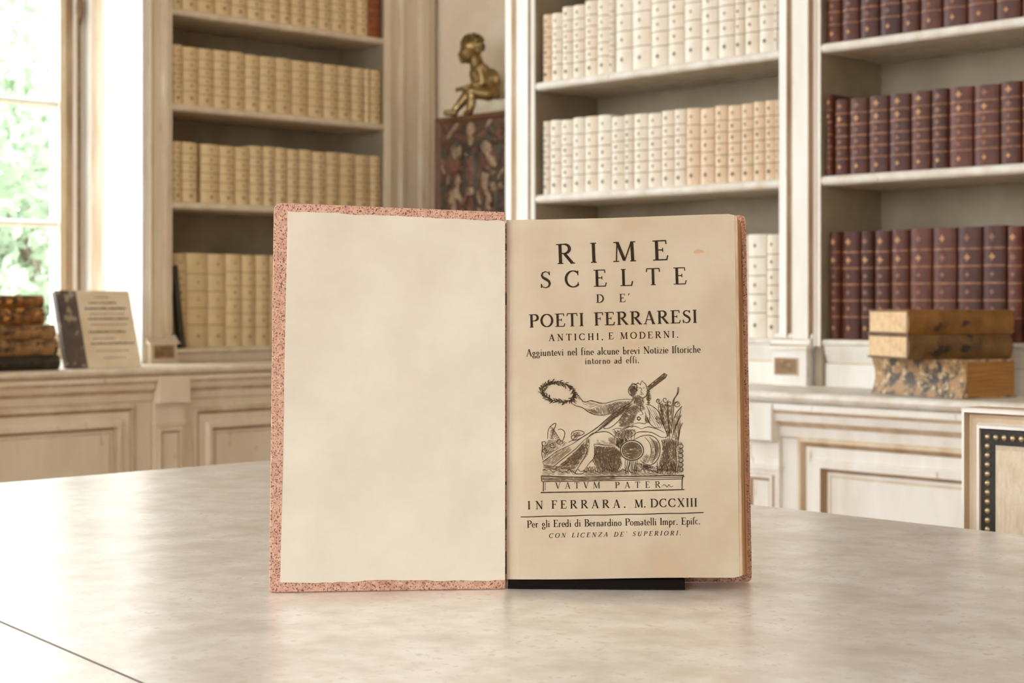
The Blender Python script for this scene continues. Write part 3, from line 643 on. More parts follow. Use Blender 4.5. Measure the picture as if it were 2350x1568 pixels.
# raised ornament, placed in panel coordinates: u 0..1 across the 33 cm beside the pilaster, v down from the top in metres
mb = pmb; uc = pxl+.175
def orn(du, v, ru, rv, m, tilt=0, d=.006):
    M = Matrix.Rotation(tilt, 3, 'Y'); mb.ball((uc+du, PY-.004, pz-v), (ru, d, rv), m, 10, 6, M)
orn(0, .05, .022, .024, 'poly_pale'); orn(0, .085, .014, .02, 'poly_pale'); orn(-.06, .07, .045, .012, 'poly_red', .5); orn(.06, .07, .045, .012, 'poly_red', -.5)
orn(-.09, .05, .04, .01, 'poly_pale', -.7); orn(.09, .05, .035, .012, 'poly_green', .7)
orn(0, .20, .042, .075, 'poly_green', 0, .004); orn(0, .19, .022, .055, 'poly_red', 0, .008); orn(0, .255, .02, .016, 'poly_pale', 0, .01); orn(0, .255, .009, .008, 'poly_red', 0, .013)
for s_ in (-1, 1):
    orn(s_*.075, .115, .03, .022, 'poly_pale', s_*.5); orn(s_*.09, .16, .035, .035, 'poly_red', 0); orn(s_*.07, .235, .016, .042, 'poly_pale', -s_*.25)
    orn(s_*.085, .31, .014, .05, 'poly_pale', s_*.15); orn(s_*.05, .36, .012, .05, 'poly_pale', -s_*.2); orn(s_*.12, .27, .014, .05, 'poly_green', 0)
    orn(s_*.03, .345, .014, .04, 'poly_green', 0); orn(s_*.13, .13, .015, .03, 'poly_green', s_*.4); orn(s_*.10, .40, .016, .04, 'poly_red', 0)
orn(0, .33, .016, .05, 'poly_red'); orn(0, .42, .03, .03, 'poly_pale')
rr = random.Random(9)
for k in range(150):
    du = rr.uniform(-.145, .26); v = rr.uniform(.03, .70); orn(du, v, rr.uniform(.006, .016), rr.uniform(.006, .026), rr.choice(['poly_pale', 'poly_red', 'poly_green', 'poly_dark', 'poly_frame']), rr.uniform(-1, 1), rr.uniform(.006, .011))
mb.build('front_panel', pr_, smooth=False)
# statue: seated child, coordinates read in a side view plane
SD = Db(1090, PY+.08); SM = SD/F/3.1367
def sp(cx_, cy_, dep=0): return cw(T(960+cx_/3.1367)*(SD), SD+dep, CAMZ-((cy_/3.1367)-HZ)/F*SD)
sb = sp(470, 835); zst = pz+.0005
st = empty('statue', (sb.x, sb.y, zst), 'small bronze seated child with bowed head on a pale block atop the painted pedestal', 'statue')
def capsule(mb, a_, b_, r0, r1, m='bronze'):
    a_ = Vector(a_); b_ = Vector(b_); n_ = 6
    mb.tube([a_+(b_-a_)*k/n_ for k in range(n_+1)], [r0+(r1-r0)*k/n_ for k in range(n_+1)], m, 14); mb.ball(a_, r0, m); mb.ball(b_, r1, m)
mb = MB(); u_ = SM
mb.ball(sp(385, 335), (88*u_, 82*u_, 88*u_), 'bronze', 20, 14)
mb.ball(sp(356, 388, 0), (66*u_, 62*u_, 70*u_), 'bronze', 16, 12)
mb.ball(sp(322, 442, -.002), (24*u_, 26*u_, 18*u_), 'bronze')
mb.ball(sp(294, 396, -.004), (11*u_, 11*u_, 13*u_), 'bronze'); mb.ball(sp(352, 412, -.027), (26*u_, 16*u_, 24*u_), 'bronze')
mb.ball(sp(302, 424, -.004), (10*u_, 14*u_, 6*u_), 'bronze')
mb.ball(sp(432, 375, -.034), (12*u_, 8*u_, 20*u_), 'bronze'); mb.ball(sp(432, 375, .034), (12*u_, 8*u_, 20*u_), 'bronze')
capsule(mb, sp(410, 420), sp(432, 500), 48*u_, 56*u_)
capsule(mb, sp(448, 535), sp(505, 655), 84*u_, 94*u_); mb.ball(sp(520, 590), (78*u_, 84*u_, 100*u_), 'bronze')
mb.ball(sp(520, 680), (76*u_, 84*u_, 55*u_), 'bronze')
for s_ in (-1, 1):
    dp = s_*.030
    capsule(mb, sp(505, 690, dp), sp(385 if s_ < 0 else 360, 668, dp*1.1), 60*u_, 46*u_)
    if s_ < 0: capsule(mb, sp(395, 672, dp), sp(375, 795, dp-.006), 46*u_, 28*u_); capsule(mb, sp(375, 812, dp-.008), sp(340, 830, dp-.016), 26*u_, 18*u_)
    else: capsule(mb, sp(360, 672, dp), sp(268, 780, dp), 46*u_, 28*u_); capsule(mb, sp(262, 806, dp), sp(196, 806, dp), 26*u_, 22*u_)
    capsule(mb, sp(455, 520, dp*1.5), sp(470 if s_ < 0 else 400, 610, dp*1.6), 40*u_, 32*u_)
    capsule(mb, sp(470 if s_ < 0 else 400, 610, dp*1.6), sp(345 if s_ < 0 else 318, 636, dp*.5), 32*u_, 20*u_)
    hb = sp(330 if s_ < 0 else 300, 640, dp*.4); mb.ball(hb, (18*u_, 14*u_, 13*u_), 'bronze')
    for k in range(5): capsule(mb, hb, sp((330 if s_ < 0 else 300)-26-3*(k % 2), 628+8*k, dp*.4-.002*k), 7*u_, 5*u_)
bo = mb.build('body', st, smooth=True)
rm = bo.modifiers.new('merge', 'REMESH'); rm.mode = 'VOXEL'; rm.voxel_size = .0016; rm.use_smooth_shade = True
sm = bo.modifiers.new('soften', 'SMOOTH'); sm.factor = .5; sm.iterations = 3
mb = MB(); rr = random.Random(5)
for k in range(110):
    a_ = rr.uniform(-.45, PI*.98); e_ = rr.uniform(-1.3, 1.3)
    r = 80; cx_ = 392+r*math.cos(a_)*math.cos(e_); cy_ = 326-r*math.sin(a_)*math.cos(e_)
    if cx_ < 330 and cy_ > 330: continue
    mb.ball(sp(cx_, cy_, math.sin(e_)*.034), rr.uniform(10, 17)*u_, 'bronze_dark', 8, 6)
hr = mb.build('hair', st, smooth=True)
rm = hr.modifiers.new('merge', 'REMESH'); rm.mode = 'VOXEL'; rm.voxel_size = .0018; rm.use_smooth_shade = True
mb = MB(); a_ = sp(410, 800); b_ = sp(640, 800)
c0 = sp(415, 0, -.045); c1 = sp(640, 0, -.045); c2_ = sp(640, 0, .05); c3_ = sp(415, 0, .05); zt = sp(500, 728).z
mb.prism([(v.x, v.y, zst) for v in (c0, c1, c2_, c3_)], [(v.x, v.y, zt) for v in (c0, c1, c2_, c3_)], 'marble'); mb.build('seat_block', st, bevel=.002)

# ------------------------------------------------------------------ the table
TX0, TX1, TY1 = -1.505, .75, 1.153
def yn(X_): return .3675-.115*(X_+.72)          # slightly skewed near edge
tb = empty('writing_table', ((TX0+TX1)/2, .75, 0), 'large pale limewashed table with a thin inlaid line, carrying the open book', 'table')
mb = MB()
e = .006
ring = lambda o, z: [(TX0+o, yn(TX0)+o, z), (TX1-o, yn(TX1)+o, z), (TX1-o, TY1-o, z), (TX0+o, TY1-o, z)]
mb.rings([ring(.02, TZ-.04), ring(.004, TZ-.032), ring(0, TZ-.022), ring(0, TZ-.012), ring(.003, TZ-.004), ring(.006, TZ)], 'table', True)
mb.build('tabletop', tb)
mb = MB(); mb.rings([ring(.06, TZ-.13), ring(.06, TZ-.0405)], 'paint'); mb.build('apron', tb)
for lx, ly in ((TX0+.1, yn(TX0)+.1), (TX0+.1, TY1-.1), (TX1-.1, yn(TX1)+.1), (TX1-.1, TY1-.1)):
    mb = MB(); mb.lathe([(.02, 0), (.024, .01), (.018, .04), (.024, .06), (.040, .55), (.042, .60), (.034, .61), (.045, .62), (.045, .649)], (lx, ly, 0), 'paint', 20); mb.build('leg', tb, smooth=True)
# inlaid lines set flush in the top (slightly proud strings)
def inlay(a_, b_, wd):
    a_ = Vector((a_[0], a_[1], 0)); b_ = Vector((b_[0], b_[1], 0)); d = (b_-a_).normalized(); n_ = Vector((-d.y, d.x, 0))*wd/2
    mb = MB(); mb.prism([a_-n_+Vector((0, 0, TZ-.0003)), b_-n_+Vector((0, 0, TZ-.0003)), b_+n_+Vector((0, 0, TZ-.0003)), a_+n_+Vector((0, 0, TZ-.0003))], [a_-n_+Vector((0, 0, TZ+.0002)), b_-n_+Vector((0, 0, TZ+.0002)), b_+n_+Vector((0, 0, TZ+.0002)), a_+n_+Vector((0, 0, TZ+.0002))], 'table_line'); mb.build('inlay_line', tb)
sl = (.406-.427)/(.183)
inlay((TX0+.06, .427+sl*(TX0+.06+.849)), (TX1-.06, .427+sl*(TX1-.06+.849)), .0016)

# ------------------------------------------------------------------ upholstered chair
CY = 1.335; PC = PB(CY)
cx0 = Xb(2210, CY); cx1 = cx0+.50; cz1 = Zb(2210, 935, CY)
ch = empty('upholstered_chair', ((cx0+cx1)/2, CY-.2, 0), 'cream framed chair with nailhead-trimmed linen back, tucked behind the table at right', 'chair')
mb = MB(); k = .0175/1.0
pf = [(0, -.03), (0, .002), (.0015, .005), (.004, .005), (.006, -.001), (.009, -.003), (.0135, -.003), (.0155, .003), (.018, .003), (.019, -.004)]
zb0 = .50
frame(mb, PC, cx0, cx1, zb0, cz1, pf, ['glaze', 'frame_paint', 'frame_paint', 'glaze_dark', 'glaze', 'glaze', 'frame_paint', 'frame_paint', 'glaze'], False)
frame(mb, PC, cx0, cx1, zb0, cz1, [(0, -.03), (.05, -.03)], ['glaze'], True)
mb.build('back_frame', ch)
i0 = .019
mb = MB(); frame(mb, PC, cx0+i0, cx1-i0, zb0+i0, cz1-i0, [(0, -.02), (0, .001), (.0135, .001), (.0135, -.02)], ['nail_strip']*3, False)
ns = mb.build('trim_band', ch)
mb = MB(); st_ = .0082; c_ = i0+.0066
s0, s1, z0, z1 = cx0+c_, cx1-c_, zb0+c_, cz1-c_
nn = int((s1-s0)/st_); nv = int((z1-z0)/st_)
nails = [(s0, z1-(z1-z0)*i/nv) for i in range(nv+1)]+[(s0+(s1-s0)*i/nn, z1) for i in range(1, nn+1)]
nails, rest = nails[:98], nails[98:]+[(s1, z1-(z1-z0)*i/nv) for i in range(1, nv+1)]+[(s0+(s1-s0)*i/nn, z0) for i in range(1, nn)]
for ss, zz in nails: mb = MB(); mb.ball(PC(ss, zz, .001), (.0031, .0022, .0031), 'nail', 8, 5); mb.build('nailhead', ns, smooth=True)
mb = MB()
for ss, zz in rest: mb.ball(PC(ss, zz, .001), (.0031, .0022, .0031), 'nail', 8, 5)
nr = mb.build('nailhead_row', ns, smooth=True); nr['kind'] = 'stuff'
mb = MB(); i1 = i0+.0136
frame(mb, PC, cx0+i1, cx1-i1, zb0+i1, cz1-i1, [(0, -.018), (0, .000), (.004, .005), (.014, .010), (.04, .016), (.09, .021), (.15, .023)], ['linen']*7); mb.build('back_cushion', ch, smooth=False)
mb = MB(); rings = []
for o_, z in ((.0, .43), (-.004, .45), (0, .48), (.02, .497), (.07, .508), (.15, .512)):
    rings.append([(cx0+.01+o_, CY-.46+o_, z), (cx1-.01-o_, CY-.46+o_, z), (cx1-.01-o_, CY-.008-o_, z), (cx0+.01+o_, CY-.008-o_, z)])
mb.rings(rings, 'linen'); mb.build('seat', ch, smooth=False)
mb = MB(); mb.box(cx0, cx1, CY-.47, CY+.02, .36, .4295, 'frame_paint'); mb.build('seat_rail', ch, bevel=.004)
for lx, ly in ((cx0+.03, CY-.44), (cx1-.03, CY-.44), (cx0+.03, CY-.01), (cx1-.03, CY-.01)):
    mb = MB(); mb.lathe([(.012, 0), (.016, .01), (.013, .03), (.024, .30), (.027, .33), (.022, .34), (.028, .35), (.028, .3595)], (lx, ly, 0), 'frame_paint', 14); mb.build('leg', ch, smooth=True)
for sx_ in (cx0, cx1-.035):
    mb = MB(); mb.box(sx_, sx_+.035, CY+.0, CY+.028, .43, .4995, 'frame_paint'); mb.build('back_post', ch)

# ------------------------------------------------------------------ the open book (camera-aligned coordinates: l across, D away, z up)
HD = 1.0077
hinge = cw(T(1160)*HD, HD, TZ)
ob = empty('open_book', tuple(hinge), 'open antique book standing upright on the pale table, showing its printed title page', 'book', rz=ANG)
def pt(px, py, D): return at(px, py, D)
# front board
def round_poly(pts, rads, n_=5):
    out = []
    for i, p in enumerate(pts):
        p = Vector(p); a_ = Vector(pts[i-1]); b_ = Vector(pts[(i+1) % len(pts)]); r = rads[i]
        if r == 0: out.append(p); continue
        u = (a_-p).normalized()*r; v = (b_-p).normalized()*r
        for k in range(n_+1):
            t = k/n_; out.append((p+u)*(1-t)**2+p*2*t*(1-t)+(p+v)*t*t)
    return out
DLo = 0.9945
bq = [pt(617, 1362.5, DLo), pt(628, 465, DLo), pt(1159.5, 487, HD), pt(1160, 1353.0, HD)]
bq[0].z = TZ+.0003; bq[3].z = TZ+.0003
poly = round_poly(bq, [.002, .006, 0, 0]); back = cw(0, .0035, 0)
mb = MB(); mb.prism(poly, [p+back for p in poly], 'speckle'); fb = mb.build('front_board', ob, bevel=.0006)
# turned-in pastedown paper, with a slightly wavy edge
def bpt(px, py, off):        # a point on the board face
    D = DLo+(HD-DLo)*(px-617)/543.0; return at(px, py, D-off)
rr = random.Random(11); up = []; lo = []; N = 26
for k in range(N+1):
    t = k/N; up.append((660+499*t, 485+22*t+rr.uniform(-1.2, 1.2))); lo.append((643+516*t, 1337-6*t+rr.uniform(-1.6, 1.6)+2*math.sin(t*9)))
mb = MB()
M_ = 10
for k in range(N):
    for j in range(M_):
        def g_(i, j_):
            t = j_/M_; return bpt(up[i][0]*(1-t)+lo[i][0]*t, up[i][1]*(1-t)+lo[i][1]*t, .0005+.0003*math.sin(i*.5+j_*.7)+.0003)
        mb.face([g_(k, j), g_(k+1, j), g_(k+1, j+1), g_(k, j+1)], 'pastedown')
edge = [bpt(a_, b_, .0008) for a_, b_ in up]+[bpt(a_, b_, .0008) for a_, b_ in reversed(lo)]
edge2 = [bpt(a_, b_, .0001) for a_, b_ in up]+[bpt(a_, b_, .0001) for a_, b_ in reversed(lo)]
for i in range(len(edge)): j = (i+1) % len(edge); mb.face([edge[i], edge[j], edge2[j], edge2[i]], 'leaf_edge')
mb.build('pastedown', fb)
# title page and text block
def pageD(u, v): return 1.0075-.009*u+.0035*math.exp(-u*22)-.0012*math.sin(PI*u)
def pg(px, py, off=0):
    u = (px-1162)/537.0; v = (py-500)/830; return at(px, py, pageD(u, v)-off)
def top_y(px): u = (px-1162)/537; return 505-13*u+(1.5*math.sin(u*5))+(9*max(0, u-.965)/.035)**1.2
def bot_y(px): u = (px-1162)/537; return 1330-4*u-(8*max(0, u-.965)/.035)**1.15+1.0*math.sin(u*7)
NU, NV = 40, 30
mb = MB(); G = [[None]*(NV+1) for _ in range(NU+1)]; G2 = [[None]*(NV+1) for _ in range(NU+1)]
for i in range(NU+1):
    px = 1162+(1686-1162)*i/NU
    for j in range(NV+1):
        t = j/NV; pxx = px+(i/NU)*11*t+ (0)
        py = top_y(px)*(1-t)+bot_y(px)*t; G[i][j] = pg(pxx, py, .0006); G2[i][j] = pg(pxx, py, .0)
for i in range(NU):
    for j in range(NV): mb.face([G[i][j], G[i+1][j], G[i+1][j+1], G[i][j+1]], 'page')
brd = [G[i][0] for i in range(NU+1)]+[G[NU][j] for j in range(1, NV+1)]+[G[i][NV] for i in range(NU-1, -1, -1)]+[G[0][j] for j in range(NV-1, 0, -1)]
brd2 = [G2[i][0] for i in range(NU+1)]+[G2[NU][j] for j in range(1, NV+1)]+[G2[i][NV] for i in range(NU-1, -1, -1)]+[G2[0][j] for j in range(NV-1, 0, -1)]
for i in range(len(brd)): j = (i+1) % len(brd); mb.face([brd[i], brd[j], brd2[j], brd2[i]], 'leaf_edge')
tp = mb.build('title_page', ob, smooth=True)
# text block behind the title page: stepped leaves fanning to the right
mb = MB(); layers = 14; thick = .020
for k in range(layers):
    t0 = k/layers; t1 = (k+.86)/layers
    sh = .0055*t0+.0010+.0006*math.sin(k*2.1)
    def lay(t):
        L_ = []
        for i in (0, NU//4, NU//2, 3*NU//4, NU-2, NU):
            L_.append(G2[i][0]+cw(sh*(i/NU), .0002+thick*t, -.0006-.0002*k+.0003*math.sin(k*3.3)))
        L_ += [G2[NU][NV//2]+cw(sh*1.1, .0002+thick*t, 0)]
        for i in (NU, NU-2, 3*NU//4, NU//2, NU//4, 0):
            L_.append(G2[i][NV]+cw(sh*(i/NU)*1.2, .0002+thick*t, .0004-.00008*k+.0004*math.sin(k*2.3)))
        return L_
    mb.prism(lay(t0), lay(t1), 'page_edge' if k > 1 else 'leaf_edge')
mb.build('text_block', ob)
# back board and spine
D2 = 1.0315
bb = [pt(1172, 1338.2, D2), pt(1172, 505, D2), pt(1712, 494, D2), pt(1726, 1338.2, D2)]
bb[0].z = bb[3].z = TZ+.0003
poly = round_poly(bb, [0, 0, .004, .004]); mb = MB(); mb.prism(poly, [p+cw(0, .0035, 0) for p in poly], 'speckle'); bbd = mb.build('back_board', ob, bevel=.0006)
# the covering turned in over the fore-edge (worn strip seen at the right of the pages)
mb = MB(); n_ = 24; rr = random.Random(4); L0 = []; L1 = []
for k in range(n_+1):
    t = k/n_; py = 497+(1322-497)*t; pxr_ = 1707+15*t+rr.uniform(-1.2, 1.2)-(5*(abs(t-.5)*2)**12)
    L0.append((at(1702+13*t, py, 1.0275), at(pxr_, py, 1.0275))); L1.append((at(1702+13*t, py, 1.0312), at(pxr_+1, py, 1.0312)))
for k in range(n_):
    mb.face([L0[k][0], L0[k][1], L0[k+1][1], L0[k+1][0]], 'speckle'); mb.face([L0[k][1], L1[k][1], L1[k+1][1], L0[k+1][1]], 'speckle'); mb.face([L0[k][0], L1[k][0], L1[k+1][0], L0[k+1][0]], 'speckle')
for k in (0, n_): mb.face([L0[k][0], L0[k][1], L1[k][1], L1[k][0]], 'speckle')
mb.build('turned_in_edge', bbd)
mb = MB(); sp0 = T(1160)*HD
prof = [(sp0, HD+.0036), (sp0+.0015, HD+.0036), (sp0+.006, HD+.012), (sp0+.006, HD+.019), (sp0+.010, HD+.0235), (sp0+.010, HD+.0273), (sp0+.002, HD+.026), (sp0-.002, HD+.014)]
mb.prism([cw(a_, b_, TZ+.0003) for a_, b_ in prof], [cw(a_, b_, TZ+.228) for a_, b_ in prof], 'speckle'); mb.build('spine', ob)
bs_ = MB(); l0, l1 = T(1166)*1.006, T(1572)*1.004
bs_.prism([cw(l0, 1.0085, TZ+.0004), cw(l1, 1.004, TZ+.0004), cw(l1, 1.024, TZ+.0004), cw(l0, 1.026, TZ+.0004)], [cw(l0, 1.0085, TZ+.0058), cw(l1, 1.004, TZ+.0068), cw(l1, 1.024, TZ+.0068), cw(l0, 1.026, TZ+.0058)], 'shadow_black')  # dark strip added in place of the shadow below the text block
tag(bs_.build('shadow_strip', loc=tuple(cw(l0, 1.01, TZ))), 'low black strip standing in for shadow under the pages of the open book', 'shadow')
# sewing stations in the gutter
mb = MB()
for y0, y1 in ((560, 575), (672, 700), (1105, 1113), (1187, 1215), (1265, 1318)):
    mb.prism([pg(1160.3, y0, .0011), pg(1162.2, y0, .0011), pg(1162.4, y1, .0011), pg(1160.0, y1, .0011)], [pg(1160.3, y0, .0002), pg(1162.2, y0, .0002), pg(1162.4, y1, .0002), pg(1160.0, y1, .0002)], 'ink')
mb.build('gutter_tear', tp)

# ---- lettering: a small roman face built from strokes
class Ink:
    def __init__(s, m='ink'): s.mb = MB(); s.m = m
    def ribbon(s, pts, wd, off=.0008):
        """pts in photo-sized page units, wd a width or list of widths in the same units"""
        n_ = len(pts); Lf = []; Rt = []
        for i in range(n_):
            x0, y0 = pts[max(i-1, 0)]; x1, y1 = pts[min(i+1, n_-1)]; dx, dy = x1-x0, y1-y0; dl = math.hypot(dx, dy) or 1
            h = (wd[i] if isinstance(wd, (list, tuple)) else wd)/2; nx, ny = -dy/dl*h, dx/dl*h; x_, y_ = pts[i]
            Lf.append(pg(x_+nx, y_+ny, off)); Rt.append(pg(x_-nx, y_-ny, off))
        k = len(s.mb.v); s.mb.v += Lf+Rt; mi = s.mb.mi(s.m)
        for i in range(n_-1): s.mb.f.append((k+i, k+i+1, k+n_+i+1, k+n_+i)); s.mb.m.append(mi)
TH, tn = .150, .058
def ar(cx_, cy_, rx, ry, a0, a1, th=TH, t=tn, n_=14):
    P_ = []; W_ = []
    for k in range(n_+1):
        a_ = math.radians(a0+(a1-a0)*k/n_); P_.append((cx_+rx*math.cos(a_), cy_+ry*math.sin(a_))); W_.append(t+(th-t)*abs(math.cos(a_)))
    return (P_, W_)
def ln(x0, y0, x1, y1, w_=TH): return ([(x0, y0), ((x0+x1)/2, (y0+y1)/2), (x1, y1)], w_)
def sf(x_, y_, h=.13): return ([(x_-h, y_), (x_+h, y_)], .05)
B_, T_ = .025, .975
G_ = {
 'I': (.30, [ln(.15, 0, .15, 1), sf(.15, B_), sf(.15, T_)]),
 'P': (.66, [ln(.18, 0, .18, 1), sf(.18, B_), sf(.14, T_), ln(.18, T_, .38, T_, tn), ar(.36, .74, .24, .24, 90, -90), ln(.38, .5, .18, .5, tn)]),
 'R': (.80, [ln(.18, 0, .18, 1), sf(.18, B_), sf(.14, T_), ln(.18, T_, .38, T_, tn), ar(.36, .75, .23, .23, 90, -90), ln(.38, .52, .18, .52, tn), ln(.36, .52, .70, .02, .14), sf(.72, B_, .1)]),
 'B': (.68, [ln(.18, 0, .18, 1), sf(.14, B_), sf(.14, T_), ln(.18, T_, .36, T_, tn), ar(.34, .75, .21, .23, 90, -90), ln(.36, .52, .18, .52, tn), ar(.36, .27, .26, .25, 90, -90), ln(.36, B_, .18, B_, tn)]),
 'D': (.82, [ln(.18, 0, .18, 1), sf(.14, B_), sf(.14, T_), ln(.18, T_, .36, T_, tn), ar(.34, .5, .42, .475, 90, -90), ln(.36, B_, .18, B_, tn)]),
 'E': (.68, [ln(.18, 0, .18, 1), sf(.14, B_), sf(.14, T_), ln(.18, T_, .58, T_, tn), ln(.58, 1, .60, .80, .06), ln(.18, .52, .44, .52, tn), ln(.44, .62, .44, .42, .05), ln(.18, B_, .62, B_, tn), ln(.60, 0, .66, .24, .06)]),
 'F': (.62, [ln(.18, 0, .18, 1), sf(.18, B_), sf(.14, T_), ln(.18, T_, .58, T_, tn), ln(.58, 1, .60, .78, .06), ln(.18, .52, .44, .52, tn), ln(.44, .62, .44, .42, .05)]),
 'L': (.66, [ln(.18, 0, .18, 1), sf(.18, T_), sf(.14, B_), ln(.18, B_, .60, B_, tn), ln(.58, 0, .65, .28, .07)]),
 'T': (.72, [ln(.36, 0, .36, 1), sf(.36, B_), ln(.04, T_, .68, T_, .06), ln(.05, 1, .02, .78, .06), ln(.67, 1, .70, .78, .06)]),
 'H': (.82, [ln(.17, 0, .17, 1), ln(.65, 0, .65, 1), sf(.17, B_), sf(.17, T_), sf(.65, B_), sf(.65, T_), ln(.17, .5, .65, .5, tn)]),
 'N': (.84, [ln(.16, 0, .16, 1, .06), ln(.68, 0, .68, 1, .06), ln(.14, .98, .68, .02, .15), sf(.16, B_), sf(.10, T_), sf(.68, T_)]),
 'M': (1.05, [ln(.14, 0, .20, 1, .06), ln(.86, 0, .84, 1, .15), ln(.20, .98, .50, .06, .15), ln(.50, .04, .82, .98, .06), sf(.14, B_), sf(.88, B_), sf(.14, T_, .1), sf(.90, T_, .1)]),
 'A': (.80, [ln(.12, 0, .39, .97, .06), ln(.40, 1.0, .68, 0, .15), ln(.21, .34, .57, .34, .05), sf(.12, B_, .11), sf(.68, B_, .12)]),
 'V': (.80, [ln(.12, 1, .40, .02, .15), ln(.40, .0, .68, 1, .06), sf(.12, T_, .12), sf(.68, T_, .11)]),
 'X': (.80, [ln(.14, 1, .66, 0, .15), ln(.66, 1, .14, 0, .06), sf(.14, B_, .11), sf(.66, B_, .11), sf(.14, T_, .11), sf(.66, T_, .11)]),
 'O': (.86, [ar(.43, .5, .36, .47, 0, 360, n_=28)]),
 'C': (.80, [ar(.44, .5, .37, .47, 48, 318, n_=24), ln(.69, .98, .69, .70, .06), ln(.69, .30, .71, .18, .05)]),
 'S': (.60, [([(.50, .98), (.51, .76)], .06), ([(.50, .80), (.44, .92), (.30, .97), (.16, .90), (.11, .76), (.18, .62), (.32, .53), (.46, .42), (.52, .27), (.46, .10), (.30, .02), (.14, .08), (.08, .24)], [.04, .05, .06, .09, .12, .14, .16, .15, .13, .10, .06, .05, .04]), ([(.08, .02), (.08, .26)], .06)]),
 'U': (.80, [ln(.16, 1, .16, .3), ar(.39, .3, .23, .28, 180, 360), ln(.62, .3, .62, 1, .07), sf(.16, T_), sf(.62, T_)]),
 'Z': (.70, [ln(.10, T_, .60, T_, .06), ln(.60, .97, .10, .03, .14), ln(.10, B_, .62, B_, .06), ln(.10, 1, .08, .78, .05), ln(.62, 0, .64, .24, .05)]),
 '.': (.24, [ln(.06, .07, .20, .07, .14)]), ',': (.28, [ln(.06, .07, .20, .07, .14), ln(.18, .07, .10, -.14, .06)]), "'": (.22, [ln(.14, 1.05, .06, .80, .08)]),
 ' ': (.42, [])}
xh = .60
def lc(d): G_.update(d)
t2 = .125; s2 = .045
def s_(x_, y_, h=.09): return ([(x_-h, y_), (x_+h, y_)], .045)
def a2(cx_, cy_, rx, ry, a0, a1): return ar(cx_, cy_, rx, ry, a0, a1, t2, s2+.01, 12)
def l2(*p): return ln(*p, t2) if len(p) == 4 else ln(*p)
lc({'i': (.28, [l2(.14, 0, .14, xh), s_(.14, .02), s_(.10, xh-.02, .06), ln(.09, .82, .19, .82, .10)]),
 'l': (.28, [l2(.14, 0, .14, 1.05), s_(.14, .02), s_(.10, 1.03, .06)]),
 'n': (.56, [l2(.14, 0, .14, xh), s_(.14, .02), a2(.28, .40, .14, .18, 150, 0), l2(.42, 0, .42, .42), s_(.42, .02)]),
 'u': (.56, [l2(.14, .18, .14, xh), s_(.10, xh-.02, .05), a2(.27, .20, .13, .18, 180, 350), l2(.42, 0, .42, xh), s_(.46, .02, .05)]),
 'm': (.84, [l2(.14, 0, .14, xh), s_(.14, .02), a2(.28, .40, .14, .18, 150, 0), l2(.42, 0, .42, .42), s_(.42, .02), a2(.56, .40, .14, .18, 150, 0), l2(.70, 0, .70, .42), s_(.70, .02)]),
 'r': (.42, [l2(.14, 0, .14, xh), s_(.14, .02), a2(.27, .42, .13, .15, 150, 40)]),
 'h': (.56, [l2(.14, 0, .14, 1.05), s_(.14, .02), s_(.10, 1.03, .06), a2(.28, .40, .14, .18, 150, 0), l2(.42, 0, .42, .42), s_(.42, .02)]),
 'o': (.50, [a2(.25, .30, .18, .28, 0, 360)]),
 'e': (.46, [a2(.24, .30, .17, .28, 0, 315), ln(.08, .32, .40, .32, .045)]),
 'c': (.44, [a2(.24, .30, .17, .28, 45, 315)]),
 'a': (.48, [a2(.20, .16, .13, .15, 0, 360), l2(.34, .06, .34, .42), a2(.22, .42, .13, .15, 0, 150)]),
 'd': (.54, [a2(.22, .29, .16, .28, 30, 330), l2(.40, 0, .40, 1.05), s_(.36, 1.03, .06)]),
 'b': (.54, [a2(.30, .29, .16, .28, 150, -150), l2(.13, 0, .13, 1.05), s_(.09, 1.03, .06)]),
 'p': (.54, [a2(.30, .29, .16, .28, 150, -150), l2(.13, -.35, .13, xh), s_(.13, -.34)]),
 'g': (.50, [a2(.22, .40, .14, .18, 0, 360), a2(.24, -.12, .18, .16, 0, 360), ln(.14, .22, .16, .04, .06)]),
 't': (.36, [l2(.16, .08, .16, .80), ln(.04, xh, .30, xh, .05), a2(.25, .12, .09, .10, 180, 330)]),
 'f': (.36, [l2(.14, 0, .14, .85), s_(.14, .02), a2(.27, .86, .13, .17, 180, 50), ln(.04, xh, .28, xh, .05)]),
 'S_': (.36, []), 'v': (.50, [ln(.08, xh, .25, .02, t2), ln(.25, .0, .42, xh, .05), s_(.08, xh-.02), s_(.42, xh-.02)]),
 'z': (.46, [ln(.08, xh-.03, .38, xh-.03, .06), ln(.38, xh-.03, .08, .03, .09), ln(.08, .03, .38, .03, .06)]),
 's': (.40, [([(.32, .48), (.22, .58), (.10, .46), (.20, .32), (.32, .18), (.22, .02), (.08, .12)], [.05, .06, .09, .11, .09, .06, .05])]),
 'ſ': (.32, [l2(.14, 0, .14, .85), s_(.14, .02), a2(.27, .86, .13, .17, 180, 50), ln(.06, xh, .14, xh, .05)])})
